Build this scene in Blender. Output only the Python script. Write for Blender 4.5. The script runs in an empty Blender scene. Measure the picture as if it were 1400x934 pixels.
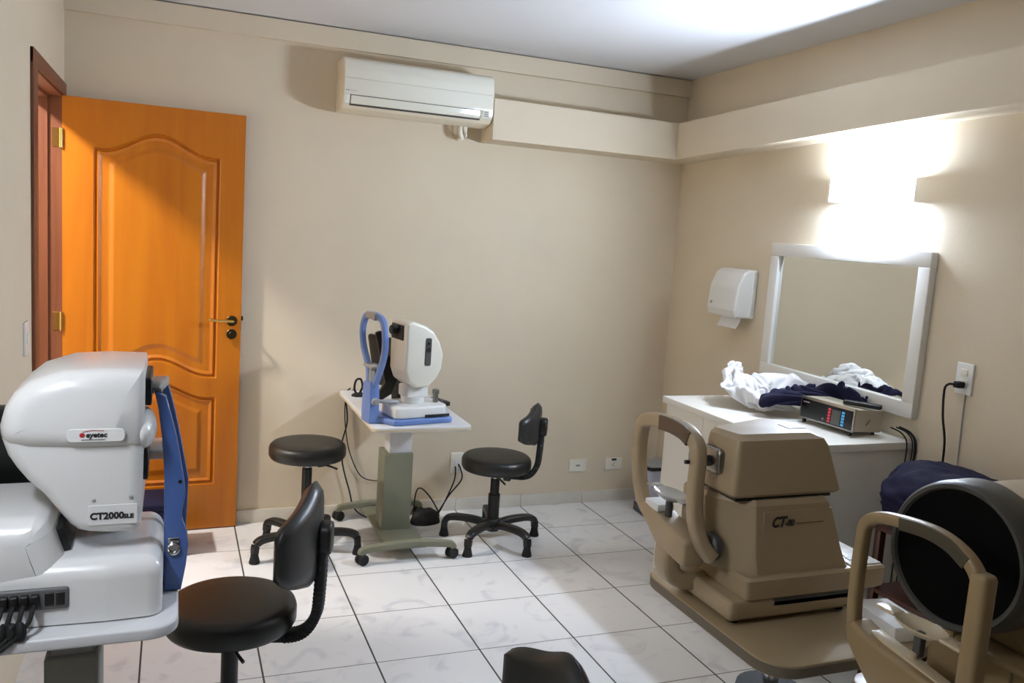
import bpy, bmesh, math, random
from mathutils import Vector, Matrix, noise, Euler
PI = math.pi
SC = bpy.context.scene
COL = SC.collection
R = math.radians

# ------------------------------------------------------------------ materials
def lin(c):
    return tuple(((v/255)/12.92 if v/255 <= .04045 else ((v/255+.055)/1.055)**2.4) for v in c)

def mat(name, rgb, rough=.5, metal=0., spec=.5, bump=0., bscale=200., var=0., vscale=6., coat=0., emit=None, estr=0., trans=0., alpha=1.):
    m = bpy.data.materials.new(name); m.use_nodes = True
    nt = m.node_tree; b = nt.nodes['Principled BSDF']
    c = lin(rgb)
    b.inputs['Base Color'].default_value = (*c, 1)
    b.inputs['Roughness'].default_value = rough
    b.inputs['Metallic'].default_value = metal
    b.inputs['Specular IOR Level'].default_value = spec
    b.inputs['Coat Weight'].default_value = coat
    b.inputs['Coat Roughness'].default_value = .12
    b.inputs['Transmission Weight'].default_value = trans
    if emit:
        b.inputs['Emission Color'].default_value = (*lin(emit), 1)
        b.inputs['Emission Strength'].default_value = estr
    tc = nt.nodes.new('ShaderNodeTexCoord')
    if var > 0:
        n = nt.nodes.new('ShaderNodeTexNoise'); n.inputs['Scale'].default_value = vscale; n.inputs['Detail'].default_value = 4
        nt.links.new(tc.outputs['Object'], n.inputs['Vector'])
        r = nt.nodes.new('ShaderNodeValToRGB')
        r.color_ramp.elements[0].position = .3; r.color_ramp.elements[1].position = .7
        r.color_ramp.elements[0].color = (*[v*(1-var) for v in c], 1)
        r.color_ramp.elements[1].color = (*[min(1, v*(1+var)) for v in c], 1)
        nt.links.new(n.outputs['Fac'], r.inputs['Fac']); nt.links.new(r.outputs['Color'], b.inputs['Base Color'])
    if bump > 0:
        n = nt.nodes.new('ShaderNodeTexNoise'); n.inputs['Scale'].default_value = bscale; n.inputs['Detail'].default_value = 3
        nt.links.new(tc.outputs['Object'], n.inputs['Vector'])
        bp = nt.nodes.new('ShaderNodeBump'); bp.inputs['Strength'].default_value = bump; bp.inputs['Distance'].default_value = .002
        nt.links.new(n.outputs['Fac'], bp.inputs['Height']); nt.links.new(bp.outputs['Normal'], b.inputs['Normal'])
    return m

def wood(name, dark, light, rough=.35, coat=.3, sx=14., sz=1.2, grain=.5):
    m = bpy.data.materials.new(name); m.use_nodes = True
    nt = m.node_tree; b = nt.nodes['Principled BSDF']; N = nt.nodes; L = nt.links
    tc = N.new('ShaderNodeTexCoord'); mp = N.new('ShaderNodeMapping')
    mp.inputs['Scale'].default_value = (sx, sx, sz)
    L.new(tc.outputs['Object'], mp.inputs['Vector'])
    n = N.new('ShaderNodeTexNoise'); n.inputs['Scale'].default_value = 1.6; n.inputs['Detail'].default_value = 6; n.inputs['Distortion'].default_value = .6
    L.new(mp.outputs['Vector'], n.inputs['Vector'])
    r = N.new('ShaderNodeValToRGB'); r.color_ramp.elements[0].position = .5-.3*grain-.05; r.color_ramp.elements[1].position = .5+.3*grain+.05
    r.color_ramp.elements[0].color = (*lin(dark), 1); r.color_ramp.elements[1].color = (*lin(light), 1)
    L.new(n.outputs['Fac'], r.inputs['Fac']); L.new(r.outputs['Color'], b.inputs['Base Color'])
    b.inputs['Roughness'].default_value = rough; b.inputs['Coat Weight'].default_value = coat; b.inputs['Coat Roughness'].default_value = .2
    return m

def floor_mat():
    m = bpy.data.materials.new('white_marbled_tile'); m.use_nodes = True
    nt = m.node_tree; b = nt.nodes['Principled BSDF']; N = nt.nodes; L = nt.links
    T = .41
    tc = N.new('ShaderNodeTexCoord'); sp = N.new('ShaderNodeSeparateXYZ'); L.new(tc.outputs['Object'], sp.inputs[0])
    def mth(op, a, bb=None):
        k = N.new('ShaderNodeMath'); k.operation = op
        for i, v in enumerate((a, bb)):
            if v is None: continue
            if isinstance(v, (int, float)): k.inputs[i].default_value = v
            else: L.new(v, k.inputs[i])
        return k.outputs[0]
    def dist(axis, off, per):       # distance to the nearest joint
        v = mth('ADD', sp.outputs[axis], off); v = mth('DIVIDE', v, per)
        fr = mth('FRACT', v); c = mth('SUBTRACT', fr, .5); a = mth('ABSOLUTE', c)
        return mth('MULTIPLY', mth('SUBTRACT', .5, a), per), mth('FLOOR', v)
    dx, ix = dist(0, 10*T, T)
    dy, iy = dist(1, 20*.4073+.3884, .4073)
    gx = mth('LESS_THAN', dx, .0034); gy = mth('LESS_THAN', dy, .0024)
    # veins, shifted tile by tile
    cb = N.new('ShaderNodeCombineXYZ'); L.new(ix, cb.inputs[0]); L.new(iy, cb.inputs[1])
    wn = N.new('ShaderNodeTexWhiteNoise'); L.new(cb.outputs[0], wn.inputs['Vector'])
    sc = N.new('ShaderNodeVectorMath'); sc.operation = 'SCALE'; L.new(wn.outputs['Color'], sc.inputs[0]); sc.inputs['Scale'].default_value = 30
    ad = N.new('ShaderNodeVectorMath'); ad.operation = 'ADD'; L.new(tc.outputs['Object'], ad.inputs[0]); L.new(sc.outputs[0], ad.inputs[1])
    n = N.new('ShaderNodeTexNoise'); n.inputs['Scale'].default_value = 5; n.inputs['Detail'].default_value = 6; n.inputs['Distortion'].default_value = 1.6
    L.new(ad.outputs[0], n.inputs['Vector'])
    rp = N.new('ShaderNodeValToRGB'); e = rp.color_ramp.elements
    e[0].position = .30; e[0].color = (*lin((212, 213, 216)), 1); e[1].position = .45; e[1].color = (*lin((231, 231, 231)), 1)
    L.new(n.outputs['Fac'], rp.inputs['Fac'])
    mx = N.new('ShaderNodeMix'); mx.data_type = 'RGBA'; L.new(gy, mx.inputs[0]); L.new(rp.outputs['Color'], mx.inputs[6]); mx.inputs[7].default_value = (*lin((118, 116, 112)), 1)
    m2 = N.new('ShaderNodeMix'); m2.data_type = 'RGBA'; L.new(gx, m2.inputs[0]); L.new(mx.outputs[2], m2.inputs[6]); m2.inputs[7].default_value = (*lin((62, 60, 57)), 1)
    L.new(m2.outputs[2], b.inputs['Base Color'])
    g = mth('MAXIMUM', gx, gy)
    L.new(mth('ADD', mth('MULTIPLY', g, .5), .2), b.inputs['Roughness'])
    bp = N.new('ShaderNodeBump'); bp.inputs['Strength'].default_value = .4; bp.inputs['Distance'].default_value = .001
    L.new(mth('SUBTRACT', 1., g), bp.inputs['Height']); L.new(bp.outputs['Normal'], b.inputs['Normal'])
    return m

M = dict(
    wall=mat('beige_wall_paint', (217, 203, 179), .75, bump=.25, bscale=90, var=.02, vscale=3, spec=.3),
    ceil=mat('white_ceiling_paint', (216, 216, 217), .8, bump=.1, bscale=60, spec=.2),
    hall=mat('corridor_paint', (222, 214, 200), .8),
    floor=floor_mat(),
    skirt=mat('pale_grey_skirting_tile', (214, 208, 196), .3, var=.04, vscale=12),
    door=wood('orange_varnished_wood', (178, 96, 5), (199, 120, 12), .42, .1, 9, .7, .9),
    frame=wood('reddish_brown_wood', (100, 52, 28), (128, 72, 42), .5, .05, 20, 1.2, .8),
    darkwood=wood('dark_red_wood', (48, 20, 12), (78, 36, 22), .4, .2, 18, 1.5, .8),
    brass=mat('polished_brass', (214, 184, 112), .25, 1.),
    bronze=mat('dark_bronze', (96, 84, 58), .35, 1.),
    acwhite=mat('glossy_offwhite_plastic', (232, 229, 214), .18, coat=.3),
    acside=mat('cream_plastic', (222, 212, 190), .35),
    seam=mat('dark_seam', (70, 66, 60), .6),
    white=mat('white_plastic', (228, 228, 224), .3, coat=.15),
    instr=mat('pale_grey_instrument_shell', (220, 219, 218), .28, coat=.25),
    instr2=mat('offwhite_instrument_shell', (226, 222, 208), .3, coat=.2),
    blue=mat('steel_blue_enamel', (76, 104, 164), .35, coat=.2),
    blue2=mat('light_blue_enamel', (104, 132, 190), .35, coat=.2),
    grey=mat('mid_grey_plastic', (150, 150, 150), .4),
    grey2=mat('stone_grey_enamel', (124, 124, 118), .42),
    console=mat('grey_beige_enamel', (172, 162, 142), .45),
    dgrey=mat('dark_grey_plastic', (74, 74, 74), .45),
    tgreen=mat('grey_green_enamel', (122, 122, 102), .42),
    ttop=mat('pale_grey_laminate', (206, 206, 208), .35, spec=.4),
    tedge=mat('beige_edge_band', (200, 186, 160), .5),
    ttan=mat('tan_laminate', (158, 140, 110), .32, spec=.5),
    ttanedge=mat('brown_grey_edge_band', (108, 98, 82), .5),
    beige=mat('beige_instrument_shell', (168, 149, 120), .4, coat=.1, bump=.08, bscale=500),
    beige2=mat('tan_instrument_shell', (148, 126, 90), .38, coat=.1),
    bone=mat('bone_coloured_plastic', (196, 180, 150), .3, coat=.2),
    brownpad=mat('brown_vinyl_pad', (92, 74, 54), .5),
    olivepad=mat('olive_vinyl_pad', (70, 62, 42), .55),
    dgrey2=mat('iron_grey_plastic', (92, 92, 92), .45),
    black=mat('black_plastic', (20, 20, 19), .42),
    rubber=mat('matt_black_rubber', (16, 16, 16), .7),
    vinyl=mat('black_vinyl', (26, 26, 23), .42, bump=.1, bscale=400),
    shell=mat('charcoal_plastic_shell', (44, 44, 44), .36),
    bowl=mat('matt_black_bowl', (6, 6, 6), .8, spec=.1),
    rim=mat('grey_bowl_rim', (72, 70, 65), .45),
    chrome=mat('chrome', (205, 205, 205), .18, 1.),
    steel=mat('brushed_steel', (150, 148, 142), .35, 1.),
    clear=mat('clear_plastic', (206, 204, 198), .12, trans=.45),
    desk=mat('white_laminate', (226, 222, 212), .4),
    mirror=mat('silvered_glass', (226, 226, 220), .02, 1.),
    mframe=mat('white_painted_frame', (230, 228, 222), .4),
    capglass=mat('frosted_glass_edge', (240, 240, 240), .5, emit=(214, 231, 255), estr=.8),
    dark=mat('bounce_damping_brown', (70, 62, 54), .8),  # dark tone given to the unseen front wall to weaken bounced light
    coat=mat('white_cotton', (226, 224, 224), .85, bump=.3, bscale=300, spec=.2),
    navy=mat('navy_cloth', (25, 24, 50), .8, bump=.3, bscale=400, spec=.2),
    darknavy=mat('dark_navy_cloth', (19, 18, 33), .85, bump=.3, bscale=300, spec=.2),
    paper=mat('white_paper', (236, 236, 236), .7, spec=.2),
    bin=mat('lilac_grey_plastic', (176, 176, 190), .5),
    cream=mat('cream_plastic_plate', (232, 228, 214), .4),
    red=mat('red_display', (150, 30, 40), .4, emit=(190, 40, 60), estr=.5),
    cyan=mat('blue_display', (50, 120, 160), .4, emit=(60, 150, 200), estr=.5),
    dispgrey=mat('grey_button_panel', (84, 86, 84), .5),
    lcd=mat('black_screen', (12, 12, 13), .15),
    logored=mat('red_print', (170, 40, 44), .5),
    ink=mat('black_print', (38, 36, 36), .5),
    diffuser=mat('lit_frosted_glass', (245, 245, 245), .5, emit=(214, 231, 255), estr=245.),
)

# ------------------------------------------------------------------ geometry helpers
def link(o, parent=None):
    COL.objects.link(o)
    if parent: o.parent = parent
    return o

def finish(name, bm, m, parent=None, angle=38):
    bmesh.ops.remove_doubles(bm, verts=bm.verts, dist=1e-6)
    bmesh.ops.recalc_face_normals(bm, faces=bm.faces)
    me = bpy.data.meshes.new(name); bm.to_mesh(me); bm.free()
    me.materials.append(M[m] if isinstance(m, str) else m)
    for p in me.polygons: p.use_smooth = True
    me.set_sharp_from_angle(angle=R(angle))
    return link(bpy.data.objects.new(name, me), parent)

def tag(o, label, cat, group=None, kind=None):
    o['label'] = label; o['category'] = cat
    if group: o['group'] = group
    if kind: o['kind'] = kind
    return o

def thing(name, label, cat, loc=(0, 0, 0), rz=0., group=None):
    o = link(bpy.data.objects.new(name, None)); o.empty_display_size = .05
    o.location = loc; o.rotation_euler = (0, 0, R(rz))
    return tag(o, label, cat, group)

def struct(o, label, cat='room'):
    o['kind'] = 'structure'; o['label'] = label; o['category'] = cat
    return o

def rounded(pts, r, seg=5):
    """round the corners of a closed polygon; r is a number or a list"""
    out = []; n = len(pts)
    for i in range(n):
        p = Vector(pts[i]); a = Vector(pts[i-1]); b = Vector(pts[(i+1) % n])
        ri = r[i] if isinstance(r, (list, tuple)) else r
        da = a-p; db = b-p; la, lb = da.length, db.length
        if ri <= 1e-6 or la < 1e-9 or lb < 1e-9: out.append(tuple(p)); continue
        da /= la; db /= lb
        ang = math.acos(max(-1, min(1, da.dot(db))))
        if ang > PI-.05: out.append(tuple(p)); continue
        t = min(ri/math.tan(ang/2), la*.48, lb*.48); rr = t*math.tan(ang/2)
        bis = (da+db).normalized(); c = p+bis*(rr/math.sin(ang/2))
        s = p+da*t-c; e = p+db*t-c
        a0 = math.atan2(s.y, s.x); a1 = math.atan2(e.y, e.x); d = (a1-a0+PI) % (2*PI)-PI
        for k in range(seg+1):
            th = a0+d*k/seg; out.append((c.x+rr*math.cos(th), c.y+rr*math.sin(th)))
    return out

def rect(x0, x1, y0, y1, r=0., seg=5):
    return rounded([(x0, y0), (x1, y0), (x1, y1), (x0, y1)], r, seg)

def smooth(pts, n=6, closed=True):
    out = []; N = len(pts)
    rng = range(N) if closed else range(N-1)
    for i in rng:
        def g(k): return Vector(pts[k % N]) if closed else Vector(pts[max(0, min(N-1, k))])
        p0, p1, p2, p3 = g(i-1), g(i), g(i+1), g(i+2)
        for j in range(n):
            t = j/n
            out.append(tuple(.5*((2*p1)+(p2-p0)*t+(2*p0-5*p1+4*p2-p3)*t*t+(3*p1-p0-3*p2+p3)*t**3)))
    if not closed: out.append(tuple(pts[-1]))
    return out

AX = {'x': lambda a, p: (a, p[0], p[1]), 'y': lambda a, p: (p[0], a, p[1]), 'z': lambda a, p: (p[0], p[1], a)}

def inset(pts, d):
    """offset a closed outline inwards; corners tighter than d collapse instead of folding over"""
    n = len(pts); V = [Vector(p) for p in pts]
    area = sum(pts[i-1][0]*pts[i][1]-pts[i][0]*pts[i-1][1] for i in range(n))
    s = 1 if area > 0 else -1; out = []
    for i in range(n):
        p = V[i]; a = p-V[i-1]; b = V[(i+1) % n]-p
        if a.length < 1e-9: a = b
        if b.length < 1e-9: b = a
        a = a.normalized(); b = b.normalized()
        m = Vector((-a.y, a.x))*s+Vector((-b.y, b.x))*s
        if m.length < 1e-6: m = Vector((-a.y, a.x))*s
        m.normalize(); k = max(.35, m.dot(Vector((-a.y, a.x))*s))
        out.append(p+m*(d/k))
    E = [(V[i], V[(i+1) % n]-V[i]) for i in range(n)]
    E = [(p, e, e.length_squared) for p, e in E if e.length_squared > 1e-14]
    def clear(q):
        lim = (d*.985)**2
        for p, e, l in E:
            t = max(0., min(1., (q-p).dot(e)/l))
            if (q-p-e*t).length_squared < lim: return False
        return True
    ok = [clear(q) for q in out]
    if any(ok) and not all(ok):
        good = [i for i in range(n) if ok[i]]
        for i, j in zip(good, good[1:]+[good[0]+n]):
            for k in range(i+1, j):
                out[k % n] = out[i].lerp(out[j % n], (k-i)/(j-i))
    return [tuple(q) for q in out]

def prism(bm, pts, a0, a1, axis='y', r=0., seg=4, r1=None, taper=None, mtx=None):
    """extrude closed outline pts from a0 to a1 along axis, rims rounded by r (r1 at the far end)"""
    if r1 is None: r1 = r
    if max(r, r1) > .007:           # long sides get extra points, so a folded corner stays local
        q = []; n = len(pts); st = max(r, r1)*1.2
        for i in range(n):
            a, b = Vector(pts[i]), Vector(pts[(i+1) % n]); k = max(1, min(40, int((b-a).length/st)))
            q += [tuple(a.lerp(b, j/k)) for j in range(k)]
        pts = q
    first = []
    if r > 0:
        sg = 1 if a1 > a0 else -1
        for k in range(seg+1):
            t = PI/2*k/seg
            first.append((a0+sg*r*(1-math.cos(t)), r*(1-math.sin(t))))
    else: first.append((a0, 0))
    last = []
    if r1 > 0:
        sg = 1 if a1 > a0 else -1
        for k in range(seg+1):
            t = PI/2*(seg-k)/seg
            last.append((a1-sg*r1*(1-math.cos(t)), r1*(1-math.sin(t))))
    else: last.append((a1, 0))
    prev = None; f = AX[axis]
    allr = first+last
    for i, (a, d) in enumerate(allr):
        q = inset(pts, d) if d > 1e-7 else pts
        if taper:
            s, c = taper(a); q = [((p[0]-c[0])*s+c[0], (p[1]-c[1])*s+c[1]) for p in q]
        vs = [bm.verts.new(mtx @ Vector(f(a, p)) if mtx else f(a, p)) for p in q]
        if prev:
            n = len(vs)
            for j in range(n): bm.faces.new((prev[j-1], prev[j], vs[j], vs[j-1]))
        else: bm.faces.new(vs)
        prev = vs
    bm.faces.new(prev)
    return bm

def box(bm, x0, x1, y0, y1, z0, z1, r=0., seg=3, mtx=None):
    r = min(r, (x1-x0)*.45, (y1-y0)*.45, (z1-z0)*.45)
    return prism(bm, rect(x0, x1, y0, y1, r, seg), z0, z1, 'z', r, seg, mtx=mtx)

def lathe(bm, prof, seg=32, c=(0, 0, 0), axis='z', mtx=None):
    rings = []
    for r, a in prof:
        if r < 1e-6:
            p = {'z': (0, 0, a), 'x': (a, 0, 0), 'y': (0, a, 0)}[axis]; v = Vector(p)+Vector(c)
            rings.append([bm.verts.new(mtx @ v if mtx else v)])
        else:
            ring = []
            for k in range(seg):
                t = 2*PI*k/seg; u, w = r*math.cos(t), r*math.sin(t)
                p = {'z': (u, w, a), 'x': (a, u, w), 'y': (u, a, w)}[axis]; v = Vector(p)+Vector(c)
                ring.append(bm.verts.new(mtx @ v if mtx else v))
            rings.append(ring)
    for A, B in zip(rings, rings[1:]):
        for k in range(seg):
            k2 = (k+1) % seg
            if len(A) == 1 and len(B) == 1: continue
            if len(A) == 1: bm.faces.new((A[0], B[k], B[k2]))
            elif len(B) == 1: bm.faces.new((A[k], A[k2], B[0]))
            else: bm.faces.new((A[k], A[k2], B[k2], B[k]))
    for e in (rings[0], rings[-1]):
        if len(e) > 1: bm.faces.new(e)
    return bm

def cyl(bm, r, a0, a1, c=(0, 0, 0), axis='z', seg=24, bev=.0, mtx=None):
    if bev: prof = [(0, a0), (r-bev, a0), (r, a0+bev), (r, a1-bev), (r-bev, a1), (0, a1)]
    else: prof = [(r, a0), (r, a1)]
    return lathe(bm, prof, seg, c, axis, mtx)

def sweep(bm, path, sec, up=(0, 0, 1), closed=False, scale=None, mtx=None):
    """sec: list of 2D points (side, up); the path is a list of 3D points"""
    P = [Vector(p) for p in path]; n = len(P); U = Vector(up).normalized(); rings = []
    for i in range(n):
        if closed: t = P[(i+1) % n]-P[i-1]
        else: t = P[min(n-1, i+1)]-P[max(0, i-1)]
        t.normalize()
        s = t.cross(U)
        if s.length < 1e-4: s = t.cross(Vector((1, 0, 0)) if abs(t.x) < .9 else Vector((0, 1, 0)))
        s.normalize(); u = s.cross(t).normalized(); U = u if up is None else U
        k = scale[i] if scale else 1.
        kx, ky = k if isinstance(k, tuple) else (k, k)
        vs = []
        for a, b in sec:
            v = P[i]+s*a*kx+u*b*ky
            vs.append(bm.verts.new(mtx @ v if mtx else v))
        rings.append(vs)
    m = len(sec)
    for i in range(n if closed else n-1):
        A, B = rings[i], rings[(i+1) % n]
        for j in range(m): bm.faces.new((A[j-1], A[j], B[j], B[j-1]))
    if not closed: bm.faces.new(rings[0]); bm.faces.new(rings[-1])
    return bm

def circ(r, n=10, ry=None): return [(r*math.cos(2*PI*k/n), (ry or r)*math.sin(2*PI*k/n)) for k in range(n)]

def tube(bm, pts, r, n=8, sm=6):
    """round cable through pts, parallel-transport frames"""
    P = [Vector(p) for p in (smooth(pts, sm, False) if sm else pts)]
    t0 = (P[1]-P[0]).normalized(); U = t0.orthogonal().normalized(); rings = []
    for i, p in enumerate(P):
        t = (P[min(len(P)-1, i+1)]-P[max(0, i-1)]).normalized()
        U = (U-t*U.dot(t)).normalized(); V = t.cross(U)
        rings.append([bm.verts.new(p+U*r*math.cos(2*PI*k/n)+V*r*math.sin(2*PI*k/n)) for k in range(n)])
    for A, B in zip(rings, rings[1:]):
        for k in range(n): bm.faces.new((A[k-1], A[k], B[k], B[k-1]))
    bm.faces.new(rings[0]); bm.faces.new(rings[-1])
    return bm

def NB(): return bmesh.new()

def text(name, s, size, m, parent, loc, rot, bold=0., shear=0., sx=1., depth=.0006):
    c = bpy.data.curves.new(name, 'FONT'); c.body = s; c.size = size; c.shear = shear; c.offset = bold; c.extrude = depth
    c.align_x = 'LEFT'; c.resolution_u = 3
    o = bpy.data.objects.new(name, c); COL.objects.link(o)
    bpy.context.view_layer.update()
    me = bpy.data.meshes.new_from_object(o.evaluated_get(bpy.context.evaluated_depsgraph_get()))
    bpy.data.objects.remove(o)
    me.materials.clear(); me.materials.append(M[m])
    t = bpy.data.objects.new(name, me); link(t, parent); t.location = loc; t.rotation_euler = rot; t.scale = (sx, 1, 1)
    return t

def blob(bm, c, rad, seed, folds=.25, freq=3., fine=.08, flat=True, sub=5, sharp=1.0):
    """crumpled cloth mound: an ellipsoid pushed in and out along ridged folds, resting flat at c.z"""
    tmp = bmesh.new(); bmesh.ops.create_icosphere(tmp, subdivisions=sub, radius=1.)
    off = Vector((seed*7.3, seed*3.1, seed*5.7)); mp = {}
    for v in tmp.verts:
        d = v.co.normalized()
        a = 1-abs(noise.noise(d*freq*.5+off))*2
        w = d+.35*noise.noise_vector(d*freq*.4+off)
        b = 1-abs(noise.noise(Vector((w.x*freq*1.2, w.y*freq*1.2, w.z*freq*.5))+off))*2.2
        e = 1-abs(noise.noise(w*freq*2.6+off*2))*2
        k = 1+folds*(.5*a+.6*b*sharp-.45)+fine*e
        p = Vector((d.x*rad[0]*k, d.y*rad[1]*k, d.z*rad[2]*k))
        if p.z < -.0 and flat: p.z *= .06
        p.z = max(p.z, -.02*rad[2]) if flat else p.z
        mp[v] = bm.verts.new((c[0]+p.x, c[1]+p.y, c[2]+p.z+(.02*rad[2] if flat else 0)))
    for f in tmp.faces: bm.faces.new([mp[v] for v in f.verts])
    tmp.free(); return bm

# ------------------------------------------------------------------ camera
cam = bpy.data.cameras.new('camera'); co = link(bpy.data.objects.new('camera', cam))
yaw, pit, rol, F = R(21.98410509), R(7.4069719), R(3.87076756), 1164.0499
cy, sy, cp, sp, cr, sr = math.cos(yaw), math.sin(yaw), math.cos(pit), math.sin(pit), math.cos(rol), math.sin(rol)
fw = Vector((sy*cp, cy*cp, -sp)); ri = Vector((cy, -sy, 0)); up = ri.cross(fw)
r2 = cr*ri+sr*up; u2 = -sr*ri+cr*up
mw = Matrix((r2, u2, -fw)).transposed().to_4x4(); mw.translation = Vector((-.3215, -4.5598, 1.6382))
co.matrix_world = mw
cam.sensor_width = 36; cam.lens = F*36/1400; cam.clip_start = .02; cam.clip_end = 50
SC.camera = co

# ------------------------------------------------------------------ the room
H = 2.605
XL, YF = -.80, -5.7
RWK = .054
def xw(y): return 2.565+RWK*y           # right wall surface
RWA = -math.degrees(math.atan(RWK))

bm = NB(); box(bm, -2.6, 2.9, YF-.1, .15, -.1, 0)
o = finish('floor', bm, 'floor'); struct(o, 'white marbled ceramic floor tiles with dark joints', 'floor')
bm = NB(); box(bm, -2.6, 2.9, YF-.1, .15, H, H+.1)
o = finish('ceiling', bm, 'ceil'); struct(o, 'white plaster ceiling', 'ceiling')
bm = NB(); box(bm, XL-.14, 2.9, 0, .14, 0, H)
o = finish('wall_back', bm, 'wall'); struct(o, 'beige painted wall behind the orange door and the air conditioner', 'wall')
bm = NB(); box(bm, XL-.14, XL, YF, -.955, 0, H); box(bm, XL-.14, XL, -.955, -.065, 2.135, H); box(bm, XL-.14, XL, -.065, 0, 0, H)
o = finish('wall_left', bm, 'wall'); struct(o, 'beige painted wall with the doorway', 'wall')
bm = NB(); prism(bm, [(xw(0), 0), (xw(YF), YF), (2.9, YF), (2.9, 0)], 0, H, 'z')
o = finish('wall_right', bm, 'wall'); struct(o, 'beige painted wall with the mirror and the wall lamp', 'wall')
bm = NB(); box(bm, XL-.14, 2.9, YF-.1, YF, 0, H)
o = finish('wall_front', bm, 'dark'); struct(o, 'unseen wall behind the camera, coloured dark brown to cut bounced light', 'wall')
# corridor behind the doorway
bm = NB(); box(bm, -2.3, -2.2, -2.4, .14, 0, H); box(bm, -2.3, XL-.14, .04, .14, 0, H); box(bm, -2.3, XL-.14, -2.5, -2.4, 0, H)
o = finish('wall_corridor', bm, 'hall'); struct(o, 'pale corridor walls beyond the doorway', 'wall')

# boxed plaster beams and the plain crown band
def hexa(bm, P):
    v = [bm.verts.new(p) for p in P]
    for q in ((0, 1, 2, 3), (7, 6, 5, 4), (0, 4, 5, 1), (1, 5, 6, 2), (2, 6, 7, 3), (3, 7, 4, 0)): bm.faces.new([v[k] for k in q])
eB, eR = .19, .16
bm = NB()
xc = xw(-eB)-eR
hexa(bm, [(1.252, -eB, 2.113), (xc, -eB, 2.113), (xc, 0, 2.107), (1.252, 0, 2.107), (1.252, -eB, 2.327), (xc, -eB, 2.318), (xc, 0, 2.318), (1.252, 0, 2.327)])
o = finish('trim_1', bm, 'wall', angle=20); struct(o, 'beige boxed beam on the back wall beside the air conditioner', 'trim')
bm = NB(); y2 = YF
def zb(y): return 2.108+.027*min(-y, 2.2)
def zt(y): return 2.314+.018*min(-y, 3.)
ys = [0, -.7, -1.4, -2.2, -3., YF]
for a, b in zip(ys, ys[1:]):
    hexa(bm, [(xw(a)-eR, a, zb(a)), (xw(b)-eR, b, zb(b)), (xw(b), b, zb(b)), (xw(a), a, zb(a)), (xw(a)-eR, a, zt(a)), (xw(b)-eR, b, zt(b)), (xw(b), b, zt(b)), (xw(a), a, zt(a))])
bmesh.ops.remove_doubles(bm, verts=bm.verts, dist=1e-5)
# drop the inner faces between segments
seen = {}
for f in list(bm.faces):
    k = tuple(sorted(v.index for v in f.verts))
bm.verts.index_update()
for f in list(bm.faces):
    k = tuple(sorted(v.index for v in f.verts)); seen.setdefault(k, []).append(f)
bmesh.ops.delete(bm, geom=[f for fs in seen.values() if len(fs) > 1 for f in fs], context='FACES_ONLY')
o = finish('trim_2', bm, 'wall', angle=20); struct(o, 'beige boxed beam on the right wall above the wall lamp', 'trim')
bm = NB(); box(bm, XL, xw(0)-.002, -.028, 0, 2.502, H-.007)
o = finish('trim_3', bm, 'wall', angle=20); struct(o, 'plain beige crown band under the ceiling on the back wall', 'trim')

# skirting
def skirt(name, lab, x0, x1):
    bm = NB(); T = .41; k = math.floor(x0/T); xs = [x0]
    while (k+1)*T < x1-.01:
        k += 1
        if k*T > x0+.01: xs.append(k*T)
    xs.append(x1)
    for a, b in zip(xs, xs[1:]): box(bm, a+.0009, b-.0009, -.011, 0, 0, .072, .002, 2)
    return bm
o = finish('baseboard_back', skirt('', '', XL+.02, xw(0)-.02), 'skirt'); struct(o, 'pale tile skirting along the back wall', 'baseboard')
bm = NB()
for k in range(13):
    a, b = -.0-.41*k, -.41*(k+1); a = min(a, -.012)
    prism(bm, [(xw(a)-.011, a-.001), (xw(b)-.011, b+.001), (xw(b), b+.001), (xw(a), a-.001)], 0, .072, 'z', .002, 2)
o = finish('baseboard_right', bm, 'skirt'); struct(o, 'pale tile skirting along the right wall', 'baseboard')

# ------------------------------------------------------------------ door frame and door
bm = NB()
HT = 2.105
# jambs (with the stop step), head, casings
box(bm, XL-.14, XL, -.092, -.062, 0, HT+.03); box(bm, XL-.14, XL-.058, -.104, -.092, 0, HT)
box(bm, XL-.14, XL, -.955, -.925, 0, HT+.03); box(bm, XL-.14, XL-.058, -.925, -.913, 0, HT)
box(bm, XL-.14, XL, -.925, -.092, HT, HT+.03); box(bm, XL-.14, XL-.058, -.913, -.104, HT-.012, HT)
box(bm, XL, XL+.011, -.085, -.03, 0, HT+.062, .003); box(bm, XL, XL+.013, -1.03, -.935, 0, HT+.062, .003)
box(bm, XL, XL+.0121, -1.03, -.03, HT+.008, HT+.064, .003)
box(bm, XL-.155, XL-.14, -1.0, -.93, 0, HT+.06); box(bm, XL-.155, XL-.14, -.09, -.03, 0, HT+.06); box(bm, XL-.155, XL-.14, -1.0, -.03, HT+.01, HT+.07)
o = finish('trim_4', bm, 'frame', angle=25); struct(o, 'reddish brown wooden door frame', 'door frame')

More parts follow.
